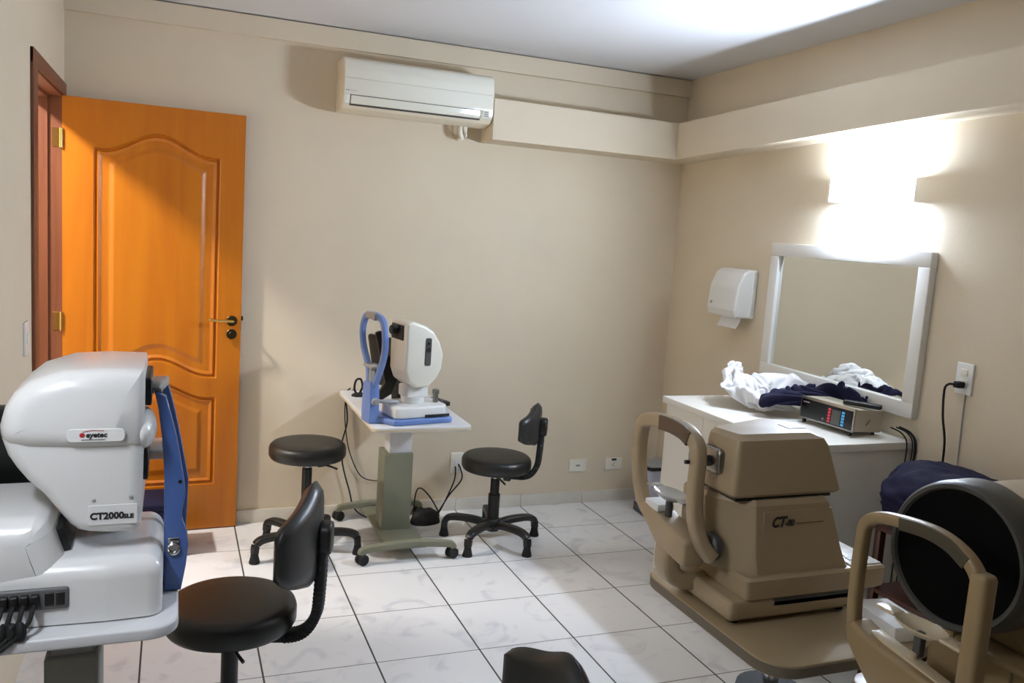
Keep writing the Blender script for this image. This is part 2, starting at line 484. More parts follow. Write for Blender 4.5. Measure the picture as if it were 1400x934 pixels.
DW, DT, DH = .806, .036, 2.105
door = thing('door_1', 'orange varnished panelled door standing open against the back wall', 'door', (XL+.0, -.094, .006), 2.9)
door['kind'] = 'structure'
def hump(s, c, hw, zs, zp, flat=.86):
    t = abs(s-c)/(hw*flat)
    return zs+(zp-zs)*.5*(1+math.cos(PI*min(1, t)))
def in_panel(s, z, which):
    """signed distance-like depth inside the panel (positive inside)"""
    L_, R_ = .132, .690; c = (L_+R_)/2; hw = (R_-L_)/2
    if which == 0:
        top = hump(s, c, hw, 1.886, 1.975); bot = hump(s, c, hw, .792, .876)
    else:
        top = hump(s, c, hw, .690, .772); bot = .236
    def d_edge(f, z0):       # distance to a wavy edge, slope-corrected
        e = 1e-3; sl = (f(s+e)-f(s-e))/(2*e); return abs(f(s)-z0)/math.sqrt(1+sl*sl)
    return min(s-L_, R_-s, (top-z)/math.sqrt(1+.09), (z-bot)/math.sqrt(1+.09 if which == 0 else 1))
def relief(d):
    if d <= 0: return 0.
    pts = [(0, 0), (.003, -.013), (.011, -.015), (.017, -.004), (.024, -.007), (.031, -.013), (.064, -.0125), (.084, -.004), (9, -.004)]
    for (a, p), (b, q) in zip(pts, pts[1:]):
        if d <= b: return p+(q-p)*(d-a)/(b-a)
    return 0.
leaf, pans = NB(), [NB(), NB()]
nx, nz = 200, 520
def make_grid():
    xs = [DW*i/nx for i in range(nx+1)]; zs = [DH*j/nz for j in range(nz+1)]
    g = [[None]*(nx+1) for _ in range(nz+1)]; dd = [[None]*(nx+1) for _ in range(nz+1)]
    for j, z in enumerate(zs):
        for i, x in enumerate(xs):
            w = 0 if z > .78 else 1
            d = in_panel(x, z, w); dd[j][i] = (d, w); g[j][i] = (x, -relief(d), z)
    return g, dd
g, dd = make_grid()
caches = [{}, {}, {}]
for j in range(nz):
    for i in range(nx):
        ds = [dd[b][a] for a, b in ((i, j), (i+1, j), (i+1, j+1), (i, j+1))]
        inside = all(d[0] > 0 for d in ds); k = 1+ds[0][1] if inside else 0
        b_ = (leaf, pans[0], pans[1])[k]; vs = []
        for a, b in ((i, j), (i+1, j), (i+1, j+1), (i, j+1)):
            if (a, b) not in caches[k]: caches[k][(a, b)] = b_.verts.new(g[b][a])
            vs.append(caches[k][(a, b)])
        b_.faces.new(vs)
# back and edges of the leaf
c8 = [leaf.verts.new(p) for p in ((0, DT, 0), (DW, DT, 0), (DW, DT, DH), (0, DT, DH))]
leaf.faces.new(c8)
k = caches[0]
bot_ = [k[(i, 0)] for i in range(nx+1)]; top_ = [k[(i, nz)] for i in range(nx+1)]; lf_ = [k[(0, j)] for j in range(nz+1)]; rt_ = [k[(nx, j)] for j in range(nz+1)]
leaf.faces.new(bot_+[c8[1], c8[0]]); leaf.faces.new(top_+[c8[2], c8[3]]); leaf.faces.new(lf_+[c8[3], c8[0]]); leaf.faces.new(rt_+[c8[2], c8[1]])
finish('door_leaf', leaf, 'door', door, 30)
finish('door_panel', pans[0], 'door', door, 30); finish('door_panel', pans[1], 'door', door, 30)
# handle and lock
hx = DW-.045
bm = NB(); cyl(bm, .027, -.008, 0, (hx, 0, 1.085), 'y', 28, .002)
h = finish('door_handle', bm, 'bronze', door); h['label'] = 'dark bronze handle rosette with a brass lever'
bm = NB(); sweep(bm, smooth([(hx, -.006, 1.085), (hx, -.04, 1.085), (hx-.012, -.052, 1.087), (hx-.05, -.056, 1.089), (hx-.085, -.054, 1.091), (hx-.112, -.05, 1.095)], 5, False), circ(.0095, 10, .0075), up=(0, 0, 1))
finish('lever', bm, 'brass', h)
bm = NB(); cyl(bm, .026, -.008, 0, (hx, 0, 1.017), 'y', 28, .002); cyl(bm, .012, -.012, -.008, (hx, 0, 1.017), 'y', 16, .001)
finish('lock_rosette', bm, 'bronze', door)
bm = NB(); box(bm, DW, DW+.002, .008, .028, 1.03, 1.17); box(bm, DW+.002, DW+.012, .012, .024, 1.085, 1.108, .003)
finish('latch', bm, 'black', door)
for z in (.22, 1.07, 1.915):
    bm = NB(); cyl(bm, .007, z-.045, z+.045, (-.004, -.006, 0), 'z', 14, .001)
    box(bm, -.040, -.006, .001, .0035, z-.043, z+.043, .0008, 1, Matrix.Translation((0, -.0005, 0)))
    for dz in (-.028, 0, .028): cyl(bm, .003, -.0012, .001, (-.026, 0, z+dz), 'y', 8)
    finish('hinge', bm, 'brass', door)

# light switch on the left wall
o = thing('light_switch', 'white switch plate on the left wall near the doorway', 'light switch', (XL, -1.19, 1.15))
bm = NB(); box(bm, 0, .009, -.036, .036, -.06, .06, .003); finish('plate', bm, 'white', o)
bm = NB(); box(bm, .009, .013, -.012, .012, -.02, .02, .002); finish('rocker', bm, 'cream', o)

# ------------------------------------------------------------------ air conditioner
ac = thing('air_conditioner', 'off-white split air conditioner high on the back wall', 'air conditioner', (.448, 0, 2.178))
W_ = .797; HH = .262
prof = [(0, 0.004), (-.10, -.004), (-.165, .012), (-.196, .045), (-.203, .09), (-.199, .20), (-.185, .245), (-.16, HH), (0, HH)]
prof = rounded(prof, [0, .03, .02, .02, .05, .05, .02, .012, 0], 4)
bm = NB(); prism(bm, prof, 0, W_, 'x', .010, 3); body = finish('body', bm, 'acside', ac, 35)
# glossy front skin following the body, split by a seam
def skin(bm, z0, z1, x0, x1, off=.005, n=8):
    def yf(z):
        P = [(.0, -.165), (.045, -.196), (.09, -.203), (.2, -.199), (.245, -.183), (.262, -.16)]
        for (a, p), (b, q) in zip(P, P[1:]):
            if z <= b: return p+(q-p)*(z-a)/(b-a)
        return P[-1][1]
    o_ = [(yf(z0+(z1-z0)*k/n)-off, z0+(z1-z0)*k/n) for k in range(n+1)]; i_ = [(y+off+.004, z) for y, z in reversed(o_)]
    prism(bm, o_+i_, x0, x1, 'x', .0015, 2)
bm = NB(); skin(bm, .158, .250, .006, W_-.006); finish('front_panel', bm, 'acwhite', ac, 35)
bm = NB(); skin(bm, .078, .155, .006, W_-.006); fp = finish('front_panel', bm, 'acwhite', ac, 35)
for a, b in ((.006, .036), (W_-.07, W_-.006)):
    bm = NB(); skin(bm, .034, .076, a, b); finish('corner_panel', bm, 'acwhite', ac, 35)
bm = NB(); skin(bm, .026, .0765, .037, W_-.071, .002, 3); finish('air_outlet', bm, 'seam', ac, 35)
bm = NB(); skin(bm, .034, .073, .041, W_-.075, .0062, 8); finish('louver', bm, 'acwhite', ac, 35)
bm = NB(); box(bm, .012, .03, -.2095, -.2075, .094, .098); box(bm, .034, .068, -.2095, -.2075, .095, .0965); finish('brand_mark', bm, 'grey', fp)
bm = NB()
for k in range(3): box(bm, W_-.05, W_-.03, -.207, -.2, .066-.010*k, .070-.010*k, .0008, 1)
finish('indicator', bm, 'grey', ac)
bm = NB()
tube(bm, [(.66, -.075, .01), (.66, -.075, -.03), (.668, -.07, -.055), (.68, -.05, -.06), (.684, -.02, -.05), (.684, 0, -.045)], .011, 10)
tube(bm, [(.69, -.07, .01), (.69, -.072, -.028), (.684, -.06, -.05), (.676, -.03, -.062), (.672, -.01, -.066), (.672, 0, -.066)], .008, 10)
tube(bm, [(.676, -.088, .01), (.677, -.09, -.02), (.69, -.085, -.045), (.688, -.06, -.062), (.672, -.055, -.07), (.655, -.05, -.06)], .005, 8)
pp = finish('drain_pipe', bm, 'cream', ac); pp['label'] = 'short bundle of cream pipes bending into the wall'

# ------------------------------------------------------------------ wall lamps
def sconce(y, x, rz, label, z=1.862, glass='diffuser'):
    t = thing('wall_lamp', label, 'lamp', (x, y, z), rz, None)
    bm = NB(); box(bm, -.012, 0, -.19, .19, .01, .085, .003); finish('backplate', bm, 'white', t)
    # gently curved frosted glass front between white end caps, open at top and bottom
    o_ = [(-.088, -.200), (-.094, -.13), (-.0975, 0), (-.094, .13), (-.088, .200)]
    o_ = smooth(o_, 5, False)
    i_ = [(p[0]+.004, p[1]) for p in reversed(o_)]
    bm = NB(); prism(bm, o_+i_, 0, .096, 'z', .0008, 2); finish('glass_shade', bm, glass, t)
    for s in (-1, 1):
        bm = NB(); box(bm, -.090, 0, .2035*s-.003, .2035*s+.003, -.001, .097, .001); finish('end_cap', bm, 'capglass' if glass == 'diffuser' else 'white', t)
    bm = NB(); box(bm, -.05, -.012, -.10, .10, .035, .055, .003)
    for s in (-1, 1): cyl(bm, .010, .05*s-.045, .05*s+.045, (-.05, 0, .045), 'y', 14, .004)
    finish('bulb_holder', bm, 'white', t)
    return t
SY = -1.695
sconce(SY, xw(SY), RWA, 'glowing curved wall lamp on the right wall above the mirror')

# ------------------------------------------------------------------ paper towel dispenser
pd = thing('paper_towel_dispenser', 'white paper towel dispenser on the wall left of the mirror', 'dispenser', (xw(-.76)-.001, -.76, 1.262), RWA)
prof = rounded([(0, 0), (-.115, .0), (-.125, .04), (-.115, .16), (-.085, .235), (-.05, .255), (0, .255)], [0, .015, .02, .1, .05, .02, 0], 5)
bm = NB(); prism(bm, prof, -.135, .135, 'y', .012, 4); finish('cover', bm, 'white', pd)
bm = NB(); box(bm, -.03, -.001, -.137, .137, .002, .25, .004); finish('back_case', bm, 'white', pd)
bm = NB(); prism(bm, rounded([(-.06, .01), (-.062, -.02), (-.085, -.058), (-.0865, -.057), (-.064, -.018), (-.0615, .01)], 0), -.105, .075, 'y'); finish('paper_towel', bm, 'paper', pd)
bm = NB(); box(bm, -.1278, -.121, .085, .1, .06, .075, .002); finish('lock', bm, 'grey', pd)

# ------------------------------------------------------------------ mirror
y0, y1 = -2.066, -1.032; ym = (y0+y1)/2
mi = thing('wall_mirror', 'large mirror in a white frame above the white desk', 'mirror', (xw(ym), ym, 1.0), RWA)
hw, hh, fwd = (y1-y0)/2, .665, .062
for nm, a in (('frame_rail', (-hw, hw, 0, fwd)), ('frame_rail', (-hw, hw, hh-fwd, hh)), ('frame_stile', (-hw, -hw+fwd, fwd, hh-fwd)), ('frame_stile', (hw-fwd, hw, fwd, hh-fwd))):
    bm = NB(); box(bm, -.034, -.001, a[0], a[1], a[2], a[3], .003); finish(nm, bm, 'mframe', mi)
bm = NB(); box(bm, -.016, -.008, -hw+fwd-.004, hw-fwd+.004, fwd-.004, hh-fwd+.004); finish('mirror_glass', bm, 'mirror', mi)

# ------------------------------------------------------------------ outlets
ot = thing('power_outlet', 'white wall plate right of the mirror with a switch and a black plug', 'outlet', (xw(-2.268), -2.268, 1.143), RWA)
bm = NB(); box(bm, -.009, 0, -.038, .038, 0, .118, .003); finish('plate', bm, 'white', ot)
bm = NB(); box(bm, -.0125, -.009, -.016, .016, .07, .096, .002); finish('rocker', bm, 'cream', ot)
bm = NB(); box(bm, -.011, -.009, -.02, .02, .028, .058, .001); finish('socket', bm, 'cream', ot)
def rw(y, off, z): return (xw(y)-off, y+RWK*off, z)
pc = thing('mains_cable', 'black cord hanging from the plug right of the mirror', 'cord', rw(-2.268, .012, 1.18))
def rel(root, pts): return [tuple(Vector(p)-root.location) for p in pts]
bm = NB(); box(bm, -.034, .0, -.014, .014, -.012, .012, .005); finish('plug', bm, 'rubber', pc)
bm = NB(); tube(bm, rel(pc, [rw(-2.268, .045, 1.18), rw(-2.25, .06, 1.178), rw(-2.235, .06, 1.15), rw(-2.235, .05, 1.05), rw(-2.25, .04, .95), rw(-2.235, .02, .8), rw(-2.24, .012, .62), rw(-2.24, .012, .3)]), .0045, 8); finish('cable', bm, 'rubber', pc)
gc = thing('thin_cord', 'thin grey cord beside the black one right of the mirror', 'cord', rw(-2.28, .004, 1.14))
bm = NB(); tube(bm, rel(gc, [rw(-2.28, .004, 1.143), rw(-2.282, .005, 1.05), rw(-2.288, .005, .85), rw(-2.29, .005, .5), rw(-2.29, .005, .1)]), .0025, 6); finish('cable', bm, 'grey', gc)
def plate(x0, x1, z0, z1, label, kind):
    o = thing('wall_outlet', label, 'outlet', ((x0+x1)/2, 0, z0), 0, None)
    w = (x1-x0)/2; h = z1-z0
    bm = NB(); box(bm, -w, w, -.008, 0, 0, h, .003); finish('plate', bm, 'cream', o)
    bm = NB()
    if kind == 0: box(bm, -.014, .014, -.0095, -.008, h/2-.006, h/2+.006, .001)
    elif kind == 1:
        for dx, dz in ((-.008, -.004), (.004, -.012), (.004, .004)): cyl(bm, .003, -.009, -.0078, (dx, 0, h/2+dz), 'y', 8)
    else: box(bm, -.016, .016, -.0095, -.008, h/2-.02, h/2+.02, .001)
    finish('socket', bm, ('grey', 'ink', 'white')[kind], o)
    if kind == 1:
        bm = NB(); box(bm, -.016, .018, -.0095, -.008, h-.018, h-.004, .001); finish('sticker', bm, 'ink', o)
plate(1.185, 1.262, .225, .345, 'pale outlet plate low on the wall, half behind the right rear stool', 2)
plate(1.948, 2.066, .198, .275, 'cream plate low on the back wall with one grey slot', 0)
plate(2.196, 2.314, .200, .277, 'cream socket with a dark sticker low near the room corner', 1)

# ------------------------------------------------------------------ desk
ZD = .908
dk = thing('desk', 'white desk cabinet under the mirror', 'desk', (1.856, -2.07, 0))
ax = lambda y: xw(y)-1.856-.004
bm = NB(); prism(bm, [(0, 0), (ax(-2.07), 0), (ax(-1.13), .94), (0, .94)], ZD-.03, ZD, 'z', .002, 2); finish('worktop', bm, 'desk', dk)
bm = NB(); box(bm, .035, ax(-2.07)-.005, .016, .034, .06, ZD-.0305); finish('side_panel', bm, 'desk', dk)
bm = NB(); box(bm, .035, ax(-2.07)-.005, .906, .924, .06, ZD-.0305); finish('side_panel', bm, 'desk', dk)
bm = NB(); box(bm, .06, ax(-2.07)-.012, .034, .906, .06, .078); finish('bottom_panel', bm, 'desk', dk)
bm = NB(); box(bm, .07, ax(-2.07)-.03, .05, .89, 0, .06); finish('plinth', bm, 'dgrey', dk)
for a, b, hy in ((.018, .318, .29), (.321, .620, .35), (.623, .922, .65)):
    bm = NB(); box(bm, .016, .034, a, b, .062, ZD-.034, .002); d = finish('cabinet_door', bm, 'desk', dk)
    bm = NB(); tube(bm, [(.016, hy, .77), (.0, hy, .765), (-.012, hy, .74), (-.017, hy, .70), (-.012, hy, .66), (0, hy, .635), (.016, hy, .63)], .006, 10); finish('door_handle', bm, 'grey', d)

# cloths on the desk
# each cloth is a grid of points, in millimetres, row after row
def sheet(name, data, nx, ny, place, m, label, cat, thick=.003):
    vs = [place(data[3*i]/1000, data[3*i+1]/1000, data[3*i+2]/1000) for i in range(len(data)//3)]
    fs = [(j*(nx+1)+i, j*(nx+1)+i+1, (j+1)*(nx+1)+i+1, (j+1)*(nx+1)+i) for j in range(ny) for i in range(nx)]
    me = bpy.data.meshes.new(name); me.from_pydata(vs, [], fs); me.materials.append(M[m])
    for p in me.polygons: p.use_smooth = True
    o = link(bpy.data.objects.new(name, me))
    k = o.modifiers.new('smooth', 'SUBSURF'); k.levels = k.render_levels = 1
    k = o.modifiers.new('thickness', 'SOLIDIFY'); k.thickness = thick; k.offset = 1
    return tag(o, label, cat)
COAT = (
-37,-195,9,-41,-208,11,-48,-218,15,-48,-223,24,-43,-220,18,-43,-229,22,-49,-238,24,-56,-238,13,-57,-250,21,-64,-245,30,-66,-234,37,-74,-234,46,-72,-244,51,-63,-244,49,-61,-254,54,
-50,-249,45,-35,-258,41,-17,-257,38,-1,-257,26,16,-265,23,34,-271,26,51,-278,32,65,-285,38,79,-292,43,91,-296,50,102,-302,56,115,-309,61,123,-310,52,117,-312,42,117,-306,38,119,
-296,37,128,-296,39,133,-295,41,133,-302,51,139,-298,48,145,-293,45,144,-285,42,153,-284,45,157,-292,57,169,-296,54,172,-286,45,177,-280,35,183,-272,23,197,-267,13,215,-263,11,223,
-278,19,239,-280,11,-27,-198,4,-31,-205,16,-47,-209,17,-50,-214,27,-39,-214,24,-40,-224,30,-41,-232,24,-49,-234,12,-49,-246,17,-57,-249,27,-62,-242,36,-63,-234,45,-68,-235,56,-65,
-245,61,-54,-248,55,-41,-257,51,-31,-247,40,-14,-246,38,0,-257,38,17,-255,29,33,-263,36,46,-273,44,59,-280,51,74,-281,54,90,-282,54,99,-289,60,111,-294,68,112,-303,58,121,-305,54,
126,-299,50,123,-291,54,126,-283,50,132,-280,50,138,-286,54,142,-291,62,148,-289,61,148,-281,56,150,-274,53,161,-278,55,166,-289,64,171,-280,56,176,-271,48,180,-261,36,194,-257,28,
204,-271,24,221,-262,27,232,-265,13,-31,-190,6,-24,-197,16,-40,-200,17,-50,-205,27,-42,-213,34,-31,-218,31,-33,-225,24,-40,-227,14,-38,-240,15,-43,-248,28,-52,-247,37,-54,-239,46,
-56,-231,56,-53,-238,64,-48,-253,64,-31,-252,55,-25,-238,48,-11,-245,49,4,-249,47,19,-245,38,28,-257,48,42,-264,57,55,-271,65,69,-277,70,85,-276,69,100,-275,68,112,-279,63,119,
-287,56,125,-294,65,131,-293,65,133,-286,67,128,-277,67,130,-271,64,137,-272,66,139,-278,73,145,-277,73,145,-270,68,153,-271,67,162,-269,65,163,-280,74,171,-273,70,172,-262,60,181,
-252,52,196,-256,48,211,-259,37,206,-254,19,223,-249,16,-32,-180,10,-22,-186,15,-37,-194,22,-49,-196,22,-46,-200,33,-36,-205,35,-30,-211,28,-33,-216,18,-28,-230,16,-34,-239,30,-51,
-235,33,-42,-236,44,-55,-242,47,-47,-243,55,-40,-242,63,-21,-244,65,-19,-231,55,-7,-234,49,5,-241,55,19,-237,47,26,-247,58,40,-253,65,54,-257,73,68,-264,79,80,-275,84,95,-282,83,
108,-287,80,116,-283,70,124,-277,67,124,-282,74,127,-278,81,131,-270,83,131,-263,79,136,-261,79,138,-267,85,144,-267,84,148,-261,81,147,-259,71,157,-261,73,156,-270,83,167,-265,82,
170,-252,73,183,-244,68,196,-242,60,212,-246,52,205,-241,35,209,-235,17,-31,-170,4,-21,-174,11,-31,-187,14,-43,-190,15,-45,-190,26,-40,-192,33,-32,-198,34,-29,-204,25,-24,-218,21,
-26,-231,33,-46,-227,35,-49,-227,48,-44,-237,44,-35,-241,49,-30,-237,58,-32,-234,70,-14,-238,67,-4,-229,57,7,-236,65,16,-229,53,29,-236,57,39,-240,68,55,-244,73,69,-251,80,80,-262,
90,96,-268,86,106,-277,93,116,-277,90,115,-271,83,116,-266,77,120,-258,78,125,-255,82,124,-255,87,128,-254,89,129,-260,95,136,-259,93,141,-254,88,143,-250,81,152,-250,81,151,-260,
90,163,-257,93,171,-246,87,186,-245,84,200,-239,77,212,-234,67,208,-227,49,204,-221,31,-40,-175,11,-33,-170,14,-25,-175,8,-31,-180,18,-42,-181,17,-34,-186,22,-32,-185,31,-24,-194,
29,-20,-206,23,-20,-220,36,-41,-217,40,-38,-226,52,-43,-236,57,-36,-228,52,-29,-222,56,-26,-237,61,-20,-229,70,-3,-229,71,10,-230,72,19,-225,62,32,-226,57,43,-230,66,49,-236,79,65,
-241,84,78,-250,94,95,-255,91,102,-264,102,113,-262,99,118,-259,95,117,-254,89,117,-246,86,122,-243,89,127,-244,93,122,-248,97,124,-250,104,131,-250,103,134,-244,96,139,-242,91,
147,-240,88,147,-249,97,159,-250,101,172,-244,99,183,-235,92,198,-229,89,209,-221,79,202,-215,62,203,-206,44,-46,-165,4,-39,-161,8,-30,-161,11,-28,-164,21,-39,-169,22,-42,-175,27,
-31,-172,24,-20,-179,25,-17,-193,33,-16,-208,45,-35,-216,53,-48,-225,62,-39,-230,69,-36,-222,63,-27,-228,66,-25,-221,56,-10,-223,61,0,-219,68,11,-222,63,21,-214,68,25,-227,69,37,
-224,75,50,-225,80,57,-236,92,76,-239,98,94,-242,98,99,-251,111,110,-250,111,112,-245,104,113,-243,99,114,-235,96,120,-233,96,126,-234,99,120,-237,103,121,-240,109,125,-241,113,
131,-238,110,134,-234,101,142,-232,96,143,-241,103,154,-240,98,167,-234,102,181,-227,101,195,-219,97,206,-210,87,198,-202,70,202,-192,52,-46,-159,17,-48,-165,24,-39,-159,25,-35,
-151,17,-30,-155,26,-34,-164,29,-30,-167,38,-34,-176,31,-29,-185,43,-33,-205,45,-36,-204,61,-35,-218,67,-41,-224,79,-30,-226,76,-21,-220,70,-20,-212,63,-9,-211,58,0,-215,55,12,
-216,53,24,-215,55,29,-214,66,33,-213,77,42,-217,85,53,-225,95,73,-226,98,90,-228,104,98,-237,117,108,-234,113,115,-231,114,114,-228,109,114,-224,102,121,-222,101,126,-223,105,125,
-226,111,120,-230,114,118,-231,120,127,-231,119,134,-228,115,141,-224,106,146,-233,112,152,-230,102,162,-228,93,176,-219,93,189,-208,96,203,-198,92,209,-195,73,205,-181,58,-59,
-157,13,-53,-152,13,-53,-153,23,-49,-148,27,-41,-149,35,-42,-158,38,-47,-169,38,-51,-182,34,-45,-185,50,-51,-202,43,-53,-210,61,-47,-211,75,-36,-211,84,-25,-217,82,-25,-209,72,-12,
-210,74,-3,-213,71,2,-207,60,14,-209,63,21,-203,55,31,-202,62,40,-205,68,49,-212,76,59,-216,89,69,-216,105,84,-219,114,100,-220,115,103,-229,127,107,-223,123,109,-217,119,109,-214,
110,118,-215,110,124,-215,113,117,-219,119,116,-219,127,117,-221,129,126,-222,129,134,-222,126,142,-225,120,152,-225,119,160,-222,111,161,-217,99,170,-208,90,185,-201,86,197,-189,
89,214,-187,79,217,-183,59,-66,-150,13,-64,-148,20,-60,-140,26,-56,-138,33,-54,-148,33,-54,-158,32,-58,-168,31,-63,-180,36,-61,-184,50,-66,-201,50,-55,-195,66,-40,-200,68,-34,-198,
81,-25,-204,74,-14,-201,72,-6,-205,65,-6,-199,75,5,-195,73,7,-199,57,16,-200,67,24,-199,76,35,-203,81,48,-200,78,62,-204,86,75,-206,98,87,-205,110,98,-206,121,99,-214,134,110,-215,
136,110,-209,131,107,-205,122,114,-204,120,120,-206,122,121,-209,128,121,-210,134,128,-212,133,132,-212,125,132,-212,115,140,-213,122,148,-213,116,155,-210,108,163,-204,100,178,
-202,100,182,-190,88,193,-182,80,212,-177,81,221,-175,63,-68,-141,14,-74,-146,22,-70,-147,29,-66,-140,36,-61,-148,42,-57,-158,42,-54,-166,41,-69,-172,41,-73,-182,53,-62,-193,60,
-45,-194,54,-37,-187,68,-26,-190,75,-28,-195,61,-21,-204,59,-14,-196,65,-9,-190,67,-1,-195,61,9,-191,71,21,-190,61,31,-191,67,32,-191,81,45,-190,84,58,-193,92,66,-197,105,77,-196,
117,87,-195,127,96,-196,137,104,-199,144,112,-199,146,109,-194,136,116,-195,134,123,-195,134,123,-199,141,129,-201,141,134,-202,136,133,-199,126,130,-199,118,142,-201,116,152,-201,
123,161,-199,115,167,-191,105,181,-190,107,189,-183,97,191,-173,85,205,-171,73,222,-164,65,-65,-138,20,-77,-137,25,-80,-146,31,-75,-144,39,-72,-152,38,-65,-159,33,-60,-160,46,-60,
-172,49,-68,-175,62,-55,-185,68,-43,-180,58,-31,-189,54,-24,-182,62,-16,-189,55,-12,-200,49,-3,-197,56,-6,-189,55,-6,-185,66,9,-184,64,17,-189,73,28,-183,70,38,-183,77,41,-181,91,
53,-183,99,66,-182,105,79,-181,112,91,-179,120,101,-179,127,109,-180,137,112,-182,147,120,-185,145,123,-179,136,130,-180,135,128,-186,142,135,-190,145,139,-190,138,138,-190,129,
131,-186,123,139,-185,116,151,-185,115,163,-181,120,172,-176,111,184,-177,112,193,-172,105,203,-171,94,209,-161,80,218,-151,66,-68,-131,18,-70,-133,31,-83,-135,33,-86,-145,40,-79,
-154,45,-66,-155,45,-72,-165,50,-60,-163,58,-55,-177,53,-46,-172,66,-32,-177,70,-30,-172,57,-19,-171,51,-13,-179,44,-5,-185,45,4,-190,45,6,-188,54,-1,-180,60,0,-184,70,15,-182,69,
24,-175,73,32,-176,82,42,-170,88,53,-170,95,64,-168,104,75,-165,113,87,-162,121,98,-161,128,109,-161,133,116,-164,139,115,-168,150,123,-171,154,130,-173,152,136,-173,152,137,-176,
145,143,-177,140,145,-178,132,139,-174,125,150,-176,124,156,-169,117,167,-166,111,177,-163,120,181,-162,107,188,-160,98,198,-158,89,215,-150,87,223,-139,73,-78,-137,18,-72,-126,23,
-72,-132,39,-84,-135,47,-73,-142,50,-68,-153,58,-74,-166,64,-61,-174,67,-51,-165,59,-36,-167,57,-28,-165,70,-19,-166,61,-12,-174,65,-7,-169,55,2,-172,50,10,-175,50,11,-179,55,7,
-181,64,2,-177,72,15,-175,68,17,-172,79,23,-173,89,32,-171,97,44,-164,101,55,-161,111,66,-157,122,76,-160,133,88,-156,141,99,-150,143,109,-150,143,118,-152,148,126,-156,149,135,
-159,148,138,-161,142,129,-164,138,132,-167,131,141,-164,134,150,-166,131,153,-162,120,166,-160,127,169,-152,114,183,-150,116,188,-150,108,189,-146,94,199,-144,85,213,-137,78,226,
-125,82,-87,-133,24,-84,-122,30,-72,-121,44,-73,-131,55,-84,-143,59,-78,-155,68,-71,-165,78,-57,-161,72,-42,-162,70,-32,-155,58,-19,-155,62,-21,-164,74,-12,-160,69,-3,-165,69,-1,
-162,59,7,-164,57,7,-169,62,1,-173,68,10,-171,67,17,-165,64,22,-164,75,21,-161,88,23,-162,99,31,-164,109,43,-159,119,54,-155,132,66,-147,136,81,-143,132,95,-141,129,106,-141,129,
115,-142,132,123,-141,141,132,-143,142,139,-146,137,130,-147,132,134,-152,128,142,-153,126,153,-154,132,156,-150,120,169,-146,129,181,-144,122,176,-140,107,190,-137,106,201,-137,
100,202,-128,86,213,-121,76,221,-111,88,-98,-127,30,-92,-125,42,-81,-114,51,-78,-123,65,-87,-136,72,-83,-148,82,-68,-149,79,-52,-149,78,-38,-151,73,-25,-146,66,-16,-151,74,-17,
-159,84,-8,-161,83,-5,-154,74,1,-151,66,8,-155,65,4,-160,70,3,-164,75,13,-165,73,16,-157,67,25,-155,73,30,-156,83,33,-154,95,32,-150,105,34,-145,120,50,-142,120,57,-132,129,72,
-128,127,86,-126,124,98,-125,128,108,-126,130,118,-126,135,128,-128,137,137,-131,142,136,-133,133,138,-136,125,149,-139,126,159,-142,134,158,-138,121,168,-142,115,183,-135,112,181,
-130,99,193,-130,90,201,-122,95,211,-115,89,214,-106,76,229,-107,74,-101,-114,33,-101,-119,48,-91,-110,59,-84,-116,74,-92,-129,82,-78,-137,88,-67,-136,75,-52,-138,71,-38,-140,66,
-25,-139,74,-17,-146,83,-15,-153,90,-6,-156,89,2,-157,81,4,-149,75,9,-150,74,11,-155,78,12,-162,83,20,-161,84,19,-153,79,21,-143,78,32,-145,81,36,-142,91,41,-137,101,31,-132,110,
46,-130,107,58,-124,112,63,-113,123,78,-111,119,88,-111,128,100,-111,130,111,-113,130,122,-114,137,132,-116,142,139,-117,131,145,-122,124,149,-125,134,161,-128,136,170,-136,130,
171,-129,119,179,-123,106,193,-122,100,190,-114,87,202,-109,83,211,-99,88,224,-100,85,229,-94,72,-112,-110,37,-100,-105,48,-103,-114,63,-96,-115,79,-90,-123,96,-73,-127,94,-60,
-129,84,-53,-127,69,-39,-130,71,-31,-136,81,-20,-138,87,-12,-145,89,-7,-150,81,1,-148,84,9,-147,82,12,-142,79,12,-145,86,7,-152,89,5,-155,94,13,-149,96,18,-141,98,24,-132,91,22,
-144,102,30,-136,91,37,-126,95,38,-116,106,52,-115,100,61,-106,107,66,-99,121,78,-96,125,92,-96,129,105,-98,132,118,-99,134,130,-100,141,135,-103,129,147,-108,130,157,-114,134,162,
-118,125,172,-123,124,185,-125,122,195,-120,111,190,-108,100,193,-100,87,202,-96,78,215,-94,75,224,-86,84,238,-87,81,-118,-101,42,-104,-96,52,-99,-103,68,-105,-109,84,-89,-113,86,
-72,-115,93,-57,-119,90,-46,-124,79,-37,-121,67,-28,-129,72,-18,-134,75,-12,-140,77,-5,-141,83,3,-140,77,10,-136,78,7,-133,82,1,-138,88,0,-139,95,-3,-143,99,2,-138,101,4,-129,102,
11,-123,105,22,-126,109,23,-120,98,30,-112,89,44,-110,91,42,-103,104,50,-97,116,58,-84,115,71,-80,120,82,-80,129,96,-82,135,112,-83,135,127,-85,141,139,-89,132,150,-95,125,160,-99,
132,168,-106,125,178,-110,128,186,-110,119,198,-107,111,206,-103,98,202,-91,93,208,-85,80,217,-81,72,231,-78,72,236,-75,87,-124,-94,47,-109,-91,59,-97,-94,71,-104,-100,89,-89,-104,
83,-78,-116,82,-59,-115,82,-43,-113,81,-30,-119,78,-26,-121,66,-18,-125,67,-14,-131,72,-13,-134,80,-5,-131,76,4,-128,75,-5,-129,80,-10,-130,85,-12,-131,90,-3,-127,91,4,-124,85,10,
